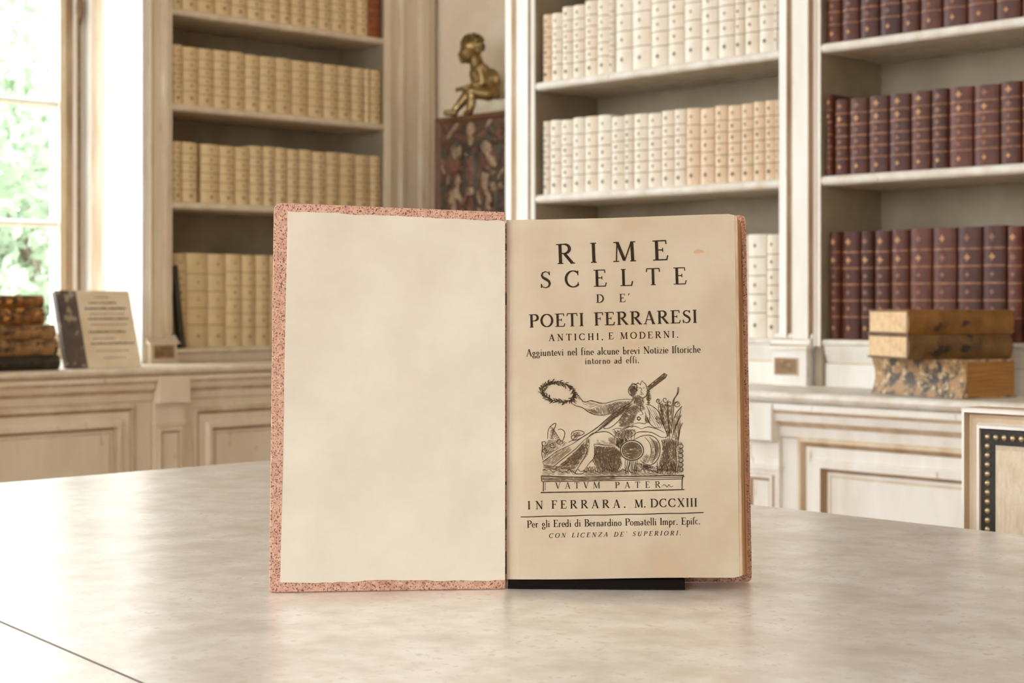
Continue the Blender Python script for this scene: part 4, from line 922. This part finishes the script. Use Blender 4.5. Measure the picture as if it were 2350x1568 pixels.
def text(ink, s, x0, y0, x1, y1, cap, shear=0, bold=1.0, wob=0.0, hx=1.14):
    nat = sum(G_[c][0] for c in s)*cap; n_ = len(s)-1; tot = math.hypot(x1-x0, y1-y0)
    hs_ = hx; bold *= 1.15
    if nat*hx > tot*.98: hs_ = tot*.98/nat
    gap = (tot-nat*hs_)/max(n_, 1); ux_, uy_ = (x1-x0)/tot, (y1-y0)/tot; cx_ = 0
    for c in s:
        wd, st_ = G_[c]; jy = random.uniform(-wob, wob)*cap
        for pts, wv in st_:
            P_ = []
            for (a_, b_) in pts:
                X_ = cx_+(a_+shear*b_)*cap*hs_; Y_ = b_*cap+jy
                P_.append((x0+ux_*X_+uy_*Y_, y0+uy_*X_-ux_*Y_))
            ww = [q*cap*bold for q in wv] if isinstance(wv, list) else wv*cap*bold
            ink.ribbon(P_, ww)
        cx_ += wd*cap*hs_+gap
ink = Ink()
text(ink, 'RIME', 1277, 606.5, 1534, 597.0, 46, bold=.92)
text(ink, 'SCELTE', 1239, 662, 1576, 652.5, 39, bold=.9)
text(ink, 'D', 1368, 695, 1389, 694.6, 19, bold=1.05); text(ink, "E'", 1421, 693.8, 1446, 693, 19, bold=.9)
text(ink, 'POETI', 1214, 752, 1340, 748.5, 30); text(ink, 'FERRARESI', 1363, 747.5, 1600, 741, 30)
text(ink, 'ANTICHI,', 1259, 783, 1385, 780, 15.5, wob=.02); text(ink, 'E', 1396, 779, 1410, 778.7, 15.5); text(ink, 'MODERNI.', 1423, 778.5, 1557, 775, 15.5, wob=.02)
text(ink, 'Aggiuntevi nel fine alcune brevi Notizie Iſtoriche', 1207, 818, 1608, 809.5, 16.5, bold=.92, wob=.02)
text(ink, 'intorno ad eſſi.', 1342, 836, 1467, 833.6, 15, bold=.92, wob=.02)
text(ink, 'IN', 1211, 1169.5, 1247, 1168.6, 19); text(ink, 'FERRARA.', 1265, 1168, 1436, 1165.7, 19); text(ink, 'M.', 1456, 1165.6, 1482, 1165, 18.5); text(ink, 'DCCXIII', 1492, 1164.8, 1600, 1163, 19.5)
text(ink, 'Per gli Eredi di Bernardino Pomatelli Impr. Epiſc.', 1209, 1211.5, 1607, 1203.8, 16.5, bold=.92, wob=.02)
text(ink, "CON LICENZA DE' SUPERIORI.", 1259, 1235, 1562, 1228.6, 10.5, shear=.22, bold=1.0, wob=.03)
ink.ribbon([(1195+k*14, 1186.7-k*.323+.4*math.sin(k)) for k in range(31)], 2.1)
ink.mb.build('printed_lettering', tp)

# ---- the woodcut: outlines, hatching and the plinth caption, in the page's own units
wk = Ink('ink_wood'); W0 = lambda x_, y_: (1190+x_/4.9, 830+y_/4.9)
rw = random.Random(21)
def cr(pts, n_=6):            # smooth curve through points
    out = []
    for i in range(len(pts)-1):
        p0 = pts[max(i-1, 0)]; p1 = pts[i]; p2 = pts[i+1]; p3 = pts[min(i+2, len(pts)-1)]
        for k in range(n_):
            t = k/n_
            out.append(tuple(.5*((2*p1[a_])+(-p0[a_]+p2[a_])*t+(2*p0[a_]-5*p1[a_]+4*p2[a_]-p3[a_])*t*t+(-p0[a_]+3*p1[a_]-3*p2[a_]+p3[a_])*t**3) for a_ in (0, 1)))
    out.append(pts[-1]); return out
def line(pts, wd=1.5, smooth=True, taper=True, i_=None):
    p = cr(pts) if smooth and len(pts) > 2 else pts; p = [W0(*q_) for q_ in p]; n_ = len(p)
    ws = [wd*(.55+.45*math.sin(PI*min(1, max(0, k/(n_-1)))) if taper else 1)*rw.uniform(.85, 1.15) for k in range(n_)]
    (i_ or wk).ribbon(p, [q_*1.02 for q_ in ws])
def inside(p, poly):
    x_, y_ = p; r = False; j = len(poly)-1
    for i in range(len(poly)):
        if (poly[i][1] > y_) != (poly[j][1] > y_) and x_ < (poly[j][0]-poly[i][0])*(y_-poly[i][1])/(poly[j][1]-poly[i][1]+1e-9)+poly[i][0]: r = not r
        j = i
    return r
def hatch(poly, ang, gap, wd, curve=0, br=.06, ink_=None):
    """parallel strokes clipped to a region (crop units)"""
    a_ = math.radians(ang); d = (math.cos(a_), math.sin(a_)); nn_ = (-d[1], d[0])
    wk.m = ink_ or 'ink_mid'
    cx_ = sum(p[0] for p in poly)/len(poly); cy_ = sum(p[1] for p in poly)/len(poly); R = max(math.hypot(p[0]-cx_, p[1]-cy_) for p in poly)+5
    o_ = -R
    while o_ < R:
        run = []; s__ = -R
        while s__ < R:
            bend = curve*math.sin(PI*(s__+R)/(2*R))*R
            p = (cx_+d[0]*s__+nn_[0]*(o_+bend), cy_+d[1]*s__+nn_[1]*(o_+bend))
            if inside(p, poly) and rw.random() > br: run.append(p)
            else:
                if len(run) > 1: line(run, wd, False)
                run = []
            s__ += 9
        if len(run) > 1: line(run, wd, False)
        o_ += gap*rw.uniform(.75, 1.25)
    wk.m = 'ink_wood'
# wreath
for k in range(96):
    a_ = 2*PI*k/96; rj = rw.uniform(.86, 1.08); ex, ey = 450+185*rj*math.cos(a_), 345+110*rj*math.sin(a_)+.12*185*math.cos(a_)
    wk.m = 'ink_wood' if k % 3 else 'ink_mid'
    for s__ in (-1, 1):
        b_ = a_+PI/2+s__*rw.uniform(.3, 1.0); ll = rw.uniform(28, 52)
        line([(ex, ey), (ex+ll*.5*math.cos(b_)+6*s__, ey+ll*.5*math.sin(b_)), (ex+ll*math.cos(b_), ey+ll*math.sin(b_)*.8)], rw.uniform(1.4, 2.6))
line([(450+185*math.cos(2*PI*k/24), 345+105*math.sin(2*PI*k/24)+22*math.cos(2*PI*k/24)) for k in range(25)], 1.6)
wk.m = 'ink_wood'
# outstretched arm
line([(585, 430), (610, 390), (660, 370), (700, 420), (740, 455), (820, 440), (900, 462), (980, 468), (1080, 440), (1180, 425), (1290, 425)], 1.7)
line([(590, 465), (640, 495), (720, 520), (800, 575), (880, 600), (960, 602), (1020, 590)], 1.9)
for q_ in ((590, 400, 640, 440), (600, 420, 655, 455), (585, 440, 650, 475), (640, 380, 690, 430)): line([(q_[0], q_[1]), ((q_[0]+q_[2])/2+6, (q_[1]+q_[3])/2-4), (q_[2], q_[3])], 1.3)
arm = [(760, 545), (900, 500), (1000, 480), (1100, 450), (1290, 430), (1260, 500), (1180, 560), (1060, 600), (960, 600), (860, 590)]
hatch(arm, 70, 12, 1.2); hatch([(980, 490), (1100, 455), (1290, 432), (1250, 520), (1080, 600), (1000, 596)], -30, 12, 1.2)
hatch([(740, 520), (800, 530), (900, 560), (960, 600), (860, 590), (800, 570)], 20, 9, 1.1)
# head with crown and beard
line([(1290, 400), (1250, 370), (1235, 320), (1265, 270), (1300, 250), (1330, 270), (1340, 300)], 2.0)
line([(1255, 290), (1280, 240), (1310, 265), (1345, 240), (1370, 265), (1385, 215), (1430, 255), (1440, 290)], 2.2, False)
line([(1440, 290), (1450, 340), (1430, 390), (1390, 410), (1350, 380)], 1.8)
hatch([(1240, 310), (1280, 265), (1335, 280), (1330, 350), (1300, 400), (1260, 380)], 60, 7, 1.5); hatch([(1240, 310), (1280, 265), (1335, 280), (1330, 350), (1300, 400), (1260, 380)], -30, 9, 1.4)
hatch([(1290, 390), (1350, 370), (1400, 400), (1420, 460), (1370, 520), (1300, 480), (1270, 430)], 95, 9, 1.4); hatch([(1290, 400), (1380, 400), (1370, 480), (1300, 470)], 20, 11, 1.3)
line([(1350, 300), (1372, 296), (1380, 306)], 1.6); line([(1395, 300), (1420, 296)], 1.6); line([(1385, 305), (1378, 345), (1395, 350)], 1.4); line([(1365, 368), (1390, 364), (1412, 370)], 1.4)
for k in range(7): line([(1440+8*(k % 3), 300+28*k), (1475, 310+26*k), (1450, 325+27*k), (1480, 335+25*k)], 1.4)
# oar: handle, shaft and blade
hatch([(1650, 130), (1670, 160), (1470, 320), (1440, 290)], -38, 5.5, 1.7, br=.02); line([(1440, 290), (1640, 132), (1668, 150), (1650, 180), (1468, 322)], 2.2, False)
line([(1240, 470), (1050, 600), (880, 745), (720, 850), (600, 930)], 2.0); line([(1210, 520), (1060, 640), (900, 770), (740, 880)], 1.8)
hatch([(1260, 460), (1290, 470), (1130, 610), (960, 740), (880, 790), (930, 710), (1100, 570)], -38, 8, 1.5)
line([(600, 930), (430, 1010), (270, 1130), (285, 1165), (395, 1180), (480, 1110), (640, 985), (740, 880)], 1.9, False)
hatch([(560, 950), (430, 1010), (275, 1130), (300, 1160), (395, 1170), (470, 1100), (600, 990)], -42, 10, 1.1)
# cloth across the lap
line([(1165, 590), (1060, 640), (960, 740), (1010, 750), (1090, 700), (1160, 620), (1165, 590)], 1.5)
# torso
line([(1430, 480), (1500, 500), (1570, 560), (1600, 640), (1640, 740), (1670, 830), (1650, 860)], 1.9)
line([(1420, 560), (1440, 620), (1470, 690), (1530, 740), (1600, 745)], 1.5); line([(1440, 500), (1470, 570), (1475, 640), (1450, 690)], 1.5)
hatch([(1220, 500), (1400, 470), (1430, 540), (1330, 590), (1300, 700), (1130, 740), (1120, 650)], 35, 10, 1.3); hatch([(1200, 520), (1350, 490), (1330, 600), (1280, 700), (1130, 730), (1140, 650)], -40, 11, 1.3)
line([(1330, 630), (1350, 620), (1370, 640), (1355, 662), (1330, 650)], 1.8); line([(1300, 700), (1350, 690), (1420, 700), (1440, 680)], 1.4); line([(1380, 470), (1370, 540), (1400, 590), (1360, 600)], 1.4)
hatch([(1420, 590), (1470, 640), (1480, 700), (1420, 690)], 75, 8, 1.3); hatch([(1540, 600), (1600, 640), (1620, 720), (1570, 700), (1530, 650)], 50, 11, 1.1)
line([(1380, 760), (1460, 735), (1560, 760), (1640, 800)], 1.6); line([(1270, 850), (1330, 800), (1400, 790), (1500, 800), (1600, 850), (1660, 850)], 1.7)
line([(1050, 770), (1110, 750), (1180, 760), (1250, 730), (1330, 735), (1380, 760)], 1.5)
for k in range(7): line([(1070+38*k, 765+5*(k % 2)), (1095+36*k, 800), (1085+36*k, 845), (1120+30*k, 880)], 1.3)
hatch([(1060, 780), (1300, 750), (1280, 860), (1180, 880), (1080, 840)], -50, 15, 1.0)
# thigh, knee and shin
line([(770, 870), (820, 815), (900, 795), (990, 790), (1060, 830), (1090, 880)], 1.9); line([(770, 870), (755, 940), (770, 1000), (740, 1080), (690, 1160), (650, 1230)], 1.9)
line([(850, 930), (855, 1000), (850, 1080), (790, 1150), (730, 1240)], 1.7); line([(850, 930), (920, 935), (1000, 945), (1080, 950)], 1.5)
hatch([(770, 880), (800, 860), (800, 960), (780, 1050), (720, 1140), (745, 1080), (768, 1000), (756, 940)], 60, 8, 1.2)
hatch([(1000, 850), (1060, 850), (1100, 900), (1100, 950), (1020, 930)], 40, 10, 1.2); hatch([(880, 870), (980, 900), (1060, 940), (860, 930)], 10, 12, .9)
line([(650, 1230), (640, 1262), (720, 1262), (735, 1240)], 1.8)
# dark ground and shadows
hatch([(860, 950), (1090, 960), (1150, 1020), (1160, 1180), (1100, 1240), (900, 1230), (830, 1130)], 80, 8, 1.6); hatch([(860, 950), (1090, 960), (1150, 1020), (1160, 1150), (960, 1130), (850, 1090)], -10, 10, 1.5)
hatch([(740, 900), (760, 960), (760, 1020), (660, 1180), (430, 1190), (560, 1080), (660, 990)], -35, 8, 1.5); hatch([(720, 920), (755, 1000), (650, 1170), (450, 1180), (600, 1050)], 60, 10, 1.4)
hatch([(270, 1175), (660, 1185), (620, 1215), (400, 1215), (275, 1195)], 4, 7, 1.4)
for k in range(34): x_ = 270+k*46; line([(x_, 1215+rw.uniform(-8, 30)), (x_+25, 1205+rw.uniform(0, 40)), (x_+55, 1235+rw.uniform(-18, 25))], rw.uniform(1.1, 2.0))
hatch([(920, 1150), (1140, 1150), (1150, 1260), (940, 1250)], 60, 13, 1.2)
for k in range(12): x_ = 760+k*26; line([(x_, 1240-rw.uniform(0, 60)), (x_+18, 1200-rw.uniform(0, 30)), (x_+30, 1250)], 1.2)
# urn with running water
E1 = [(1275+130*math.cos(2*PI*k/24), 1000+112*math.sin(2*PI*k/24)) for k in range(25)]; line(E1, 2.2, taper=False)
E2 = [(1275+108*math.cos(2*PI*k/24), 1000+90*math.sin(2*PI*k/24)) for k in range(25)]; line(E2, 1.5, taper=False)
hatch(E2[:-1], 2, 8, 1.7, br=.03); hatch([p for p in E2[12:24]], 75, 10, 1.3)
line([(1290, 885), (1380, 840), (1480, 830), (1560, 880), (1592, 980), (1570, 1090), (1500, 1160), (1420, 1150), (1370, 1110)], 2.1)
line([(1420, 850), (1480, 930), (1490, 1040), (1450, 1140)], 1.6); line([(1470, 845), (1530, 930), (1540, 1040), (1500, 1150)], 1.5)
hatch([(1490, 860), (1560, 900), (1585, 980), (1565, 1080), (1510, 1140), (1535, 1040), (1525, 930)], 80, 9, 1.2); hatch([(1385, 1080), (1440, 1040), (1480, 1060), (1450, 1140), (1400, 1140)], 30, 10, 1.2)
for k in range(8): x_ = 1205+k*19; line([(x_, 1090), (x_-5+rw.uniform(-8, 8), 1150), (x_-12+rw.uniform(-14, 14), 1210), (x_+rw.uniform(-25, 25), 1270)], 1.4)
# reeds at the right
for (pp, w__) in (([(1800, 285), (1795, 350), (1750, 430), (1740, 560), (1720, 760)], 2.2), ([(1790, 290), (1780, 370), (1735, 450), (1720, 600)], 1.6), ([(1840, 500), (1780, 570), (1750, 640)], 2.0), ([(1830, 600), (1790, 680), (1760, 760)], 2.0), ([(1845, 690), (1815, 760), (1800, 850), (1790, 960)], 2.0), ([(1700, 860), (1690, 700), (1680, 560), (1670, 440)], 1.9), ([(1640, 740), (1620, 600), (1590, 480), (1560, 420)], 1.9), ([(1720, 880), (1760, 740), (1800, 640), (1830, 520)], 1.8), ([(1740, 470), (1790, 450), (1810, 480)], 1.8)):
    line(pp, w__)
for cx_, cy_ in ((1575, 440), (1650, 430), (1700, 470), (1780, 480)):
    line([(cx_+36*math.cos(t)*(1-t/9), cy_+36*math.sin(t)*(1-t/9)) for t in [k*.7 for k in range(11)]], 1.7)
hatch([(1600, 500), (1660, 460), (1720, 500), (1730, 800), (1680, 860), (1650, 760), (1610, 600)], 86, 10, 1.6)
hatch([(1600, 880), (1700, 850), (1790, 900), (1770, 1240), (1560, 1240), (1580, 1120), (1620, 1000)], 75, 10, 1.6); hatch([(1620, 900), (1760, 880), (1760, 1230), (1600, 1220)], -50, 13, 1.5)
for k in range(6):
    cy_ = 960+k*52; line([(1790, cy_-24), (1835, cy_-30), (1850, cy_), (1825, cy_+18), (1795, cy_)], 1.9)
line([(1770, 860), (1765, 1000), (1775, 1120), (1770, 1260)], 2.0)
# scrolls and shells at the left
line([(325, 870), (335, 770), (380, 710), (420, 700), (395, 780), (370, 870)], 1.8); line([(440, 770), (480, 760), (520, 800), (500, 880), (450, 910)], 1.8)
for k in range(7): line([(350+10*k, 730+22*k), (385+14*k, 750+22*k), (400+13*k, 785+18*k)], 1.2)
line([(590, 830), (610, 790), (680, 775), (740, 800), (700, 830), (640, 830)], 1.7); line([(600, 880), (640, 850), (660, 800)], 1.4)
for cx_, cy_ in ((290, 920), (380, 940), (460, 900), (300, 1000), (620, 850)):
    line([(cx_+40*math.cos(t)*(1-t/10), cy_+36*math.sin(t)*(1-t/10)) for t in [k*.7 for k in range(12)]], 1.7)
line([(262, 900), (268, 960), (262, 1040), (275, 1110)], 2.0); hatch([(275, 940), (340, 990), (420, 990), (330, 1070), (280, 1100)], 60, 14, 1.1)
line([(560, 910), (600, 890), (660, 880), (720, 850)], 1.6)
# middle tones: the far flank, the lap, the bank of earth and the reeds
hatch([(700, 430), (980, 470), (1000, 500), (820, 520), (720, 480)], 15, 17, .9)
hatch([(1430, 500), (1520, 520), (1600, 640), (1640, 760), (1560, 740), (1470, 660)], 60, 19, .9)
hatch([(1050, 780), (1200, 760), (1330, 760), (1260, 860), (1180, 880), (1120, 880)], 35, 12, 1.2); hatch([(1120, 720), (1300, 700), (1330, 730), (1180, 760)], -20, 10, 1.2)
hatch([(1100, 860), (1260, 870), (1180, 920), (1150, 990), (1090, 950)], 70, 8, 1.6, ink_='ink_wood')
hatch([(265, 1200), (640, 1200), (660, 1270), (262, 1280)], -8, 14, 1.2); hatch([(730, 1220), (1240, 1225), (1240, 1285), (720, 1285)], 6, 11, 1.3)
hatch([(1300, 1130), (1420, 1160), (1560, 1180), (1780, 1240), (1780, 1280), (1260, 1280)], 12, 11, 1.4); hatch([(1330, 1130), (1480, 1170), (1560, 1200), (1420, 1210)], 70, 8, 1.5, ink_='ink_wood')
hatch([(330, 880), (500, 880), (560, 920), (420, 1000), (290, 1080), (275, 980)], -30, 13, 1.2)
hatch([(350, 770), (400, 740), (420, 800), (400, 880), (350, 870)], 40, 10, 1.1); hatch([(600, 800), (700, 790), (700, 840), (620, 860)], -20, 10, 1.2)
hatch([(1560, 480), (1620, 460), (1640, 700), (1610, 720)], 80, 9, 1.4); hatch([(1730, 640), (1800, 560), (1830, 700), (1800, 900), (1730, 860)], 98, 12, 1.4)
hatch([(1790, 900), (1840, 900), (1850, 1260), (1785, 1270)], 80, 12, 1.3); hatch([(1480, 870), (1530, 920), (1545, 1060), (1500, 1150), (1470, 1120), (1495, 1000)], -10, 12, 1.1)
hatch([(1440, 300), (1475, 320), (1500, 430), (1450, 460), (1430, 400)], 60, 9, 1.4)
for cx_, cy_, r_ in ((1352, 640, 16), (1300, 300, 9), (1330, 320, 7)):
    line([(cx_+r_*math.cos(t), cy_+r_*math.sin(t)) for t in [k*.8 for k in range(9)]], 2.4)
for k in range(9): line([(1560+30*k, 1240-rw.uniform(30, 130)), (1570+30*k+rw.uniform(-25, 25), 1200), (1565+28*k, 1262)], 1.8)
line([(1575, 1235), (1640, 1150), (1700, 1060)], 1.6)
# plinth
line([(255, 1285), (600, 1300), (1000, 1295), (1400, 1290), (1860, 1280)], 2.6, True, False); line([(270, 1322), (1000, 1320), (1850, 1300)], 1.5, True, False); line([(262, 1352), (1000, 1340), (1850, 1320)], 1.6, True, False)
hatch([(262, 1290), (1100, 1300), (1100, 1335), (265, 1350)], 2, 8, 1.0); line([(255, 1285), (262, 1350)], 2.4, False, False); line([(280, 1350), (278, 1460)], 2.4, False, False); line([(1850, 1285), (1840, 1330), (1838, 1440)], 2.4, False, False); line([(1862, 1290), (1858, 1300)], 2.0, False, False)
line([(250, 1474), (600, 1468), (1000, 1462), (1400, 1452), (1865, 1440)], 2.6, True, False); line([(300, 1362), (300, 1450)], 1.0, False, False)
text(wk, 'VATVM', 1274, 1122.0, 1378, 1121.0, 14.5, bold=.95); text(wk, 'PATER', 1411, 1121, 1516, 1119.5, 14.5, bold=.95)
line([(1610, 1405), (1640, 1385), (1670, 1410), (1690, 1385), (1710, 1410), (1740, 1400)], 1.4)
wk.mb.build('woodcut_illustration', tp)
stn = Ink('stain'); 
stn.ribbon([(1592, 579), (1600, 576), (1610, 577), (1616, 579)], [3, 8, 7, 3]); stn.mb.build('foxing_spot', tp)

# ------------------------------------------------------------------ outside the window
mb = MB(); mb.box(-24, -4.95, -8, 16, -.4, -.3, 'grass'); struct(mb.build('ground'))
def tree(loc, r, n_leaf, label, seed, nm='tree'):
    rr = random.Random(seed); root = empty(nm, loc, label, 'tree')
    x0, y0, z0 = loc; mb = MB(); mb.tube([(x0, y0, z0), (x0+.05, y0, z0+.8), (x0-.05, y0+.05, z0+1.8)], [.09, .07, .04], 'bark'); 
    for k in range(6):
        a_ = k*1.05; mb.tube([(x0, y0, z0+1.0+.1*k), (x0+.5*math.cos(a_), y0+.5*math.sin(a_), z0+1.5+.1*k), (x0+1.0*math.cos(a_), y0+1.0*math.sin(a_), z0+2.0+.1*k)], [.03, .02, .008], 'bark', 6)
    mb.build('trunk', root)
    mb = MB(); blobs = [(rr.uniform(-.75, .75)*r, rr.uniform(-.75, .75)*r, rr.uniform(-.8, .9)*r) for _ in range(26)]
    for k in range(n_leaf):
        bx_, by_, bz_ = rr.choice(blobs); v = Vector((rr.gauss(0, 1), rr.gauss(0, 1), rr.gauss(0, 1))).normalized()*(.42*r*rr.random()**.4)
        c_ = Vector((x0+bx_, y0+by_, z0+1.35+r*.55+bz_))+v; s__ = rr.uniform(.03, .065)
        u = Vector((rr.gauss(0, 1), rr.gauss(0, 1), rr.gauss(0, 1))).normalized(); w_ = u.orthogonal().normalized()
        mb.face([c_-u*s__, c_+w_*s__*.5, c_+u*s__, c_-w_*s__*.5], 'leaf')
    mb.build('foliage', root)
tree((-8.6, 4.5, -.3), 1.5, 15000, 'pale sunlit leafy tree outside the window, nearest to the glass', 1)
tree((-13.4, 7.0, -.3), 2.0, 12000, 'paler leafy tree further off outside the window', 2)
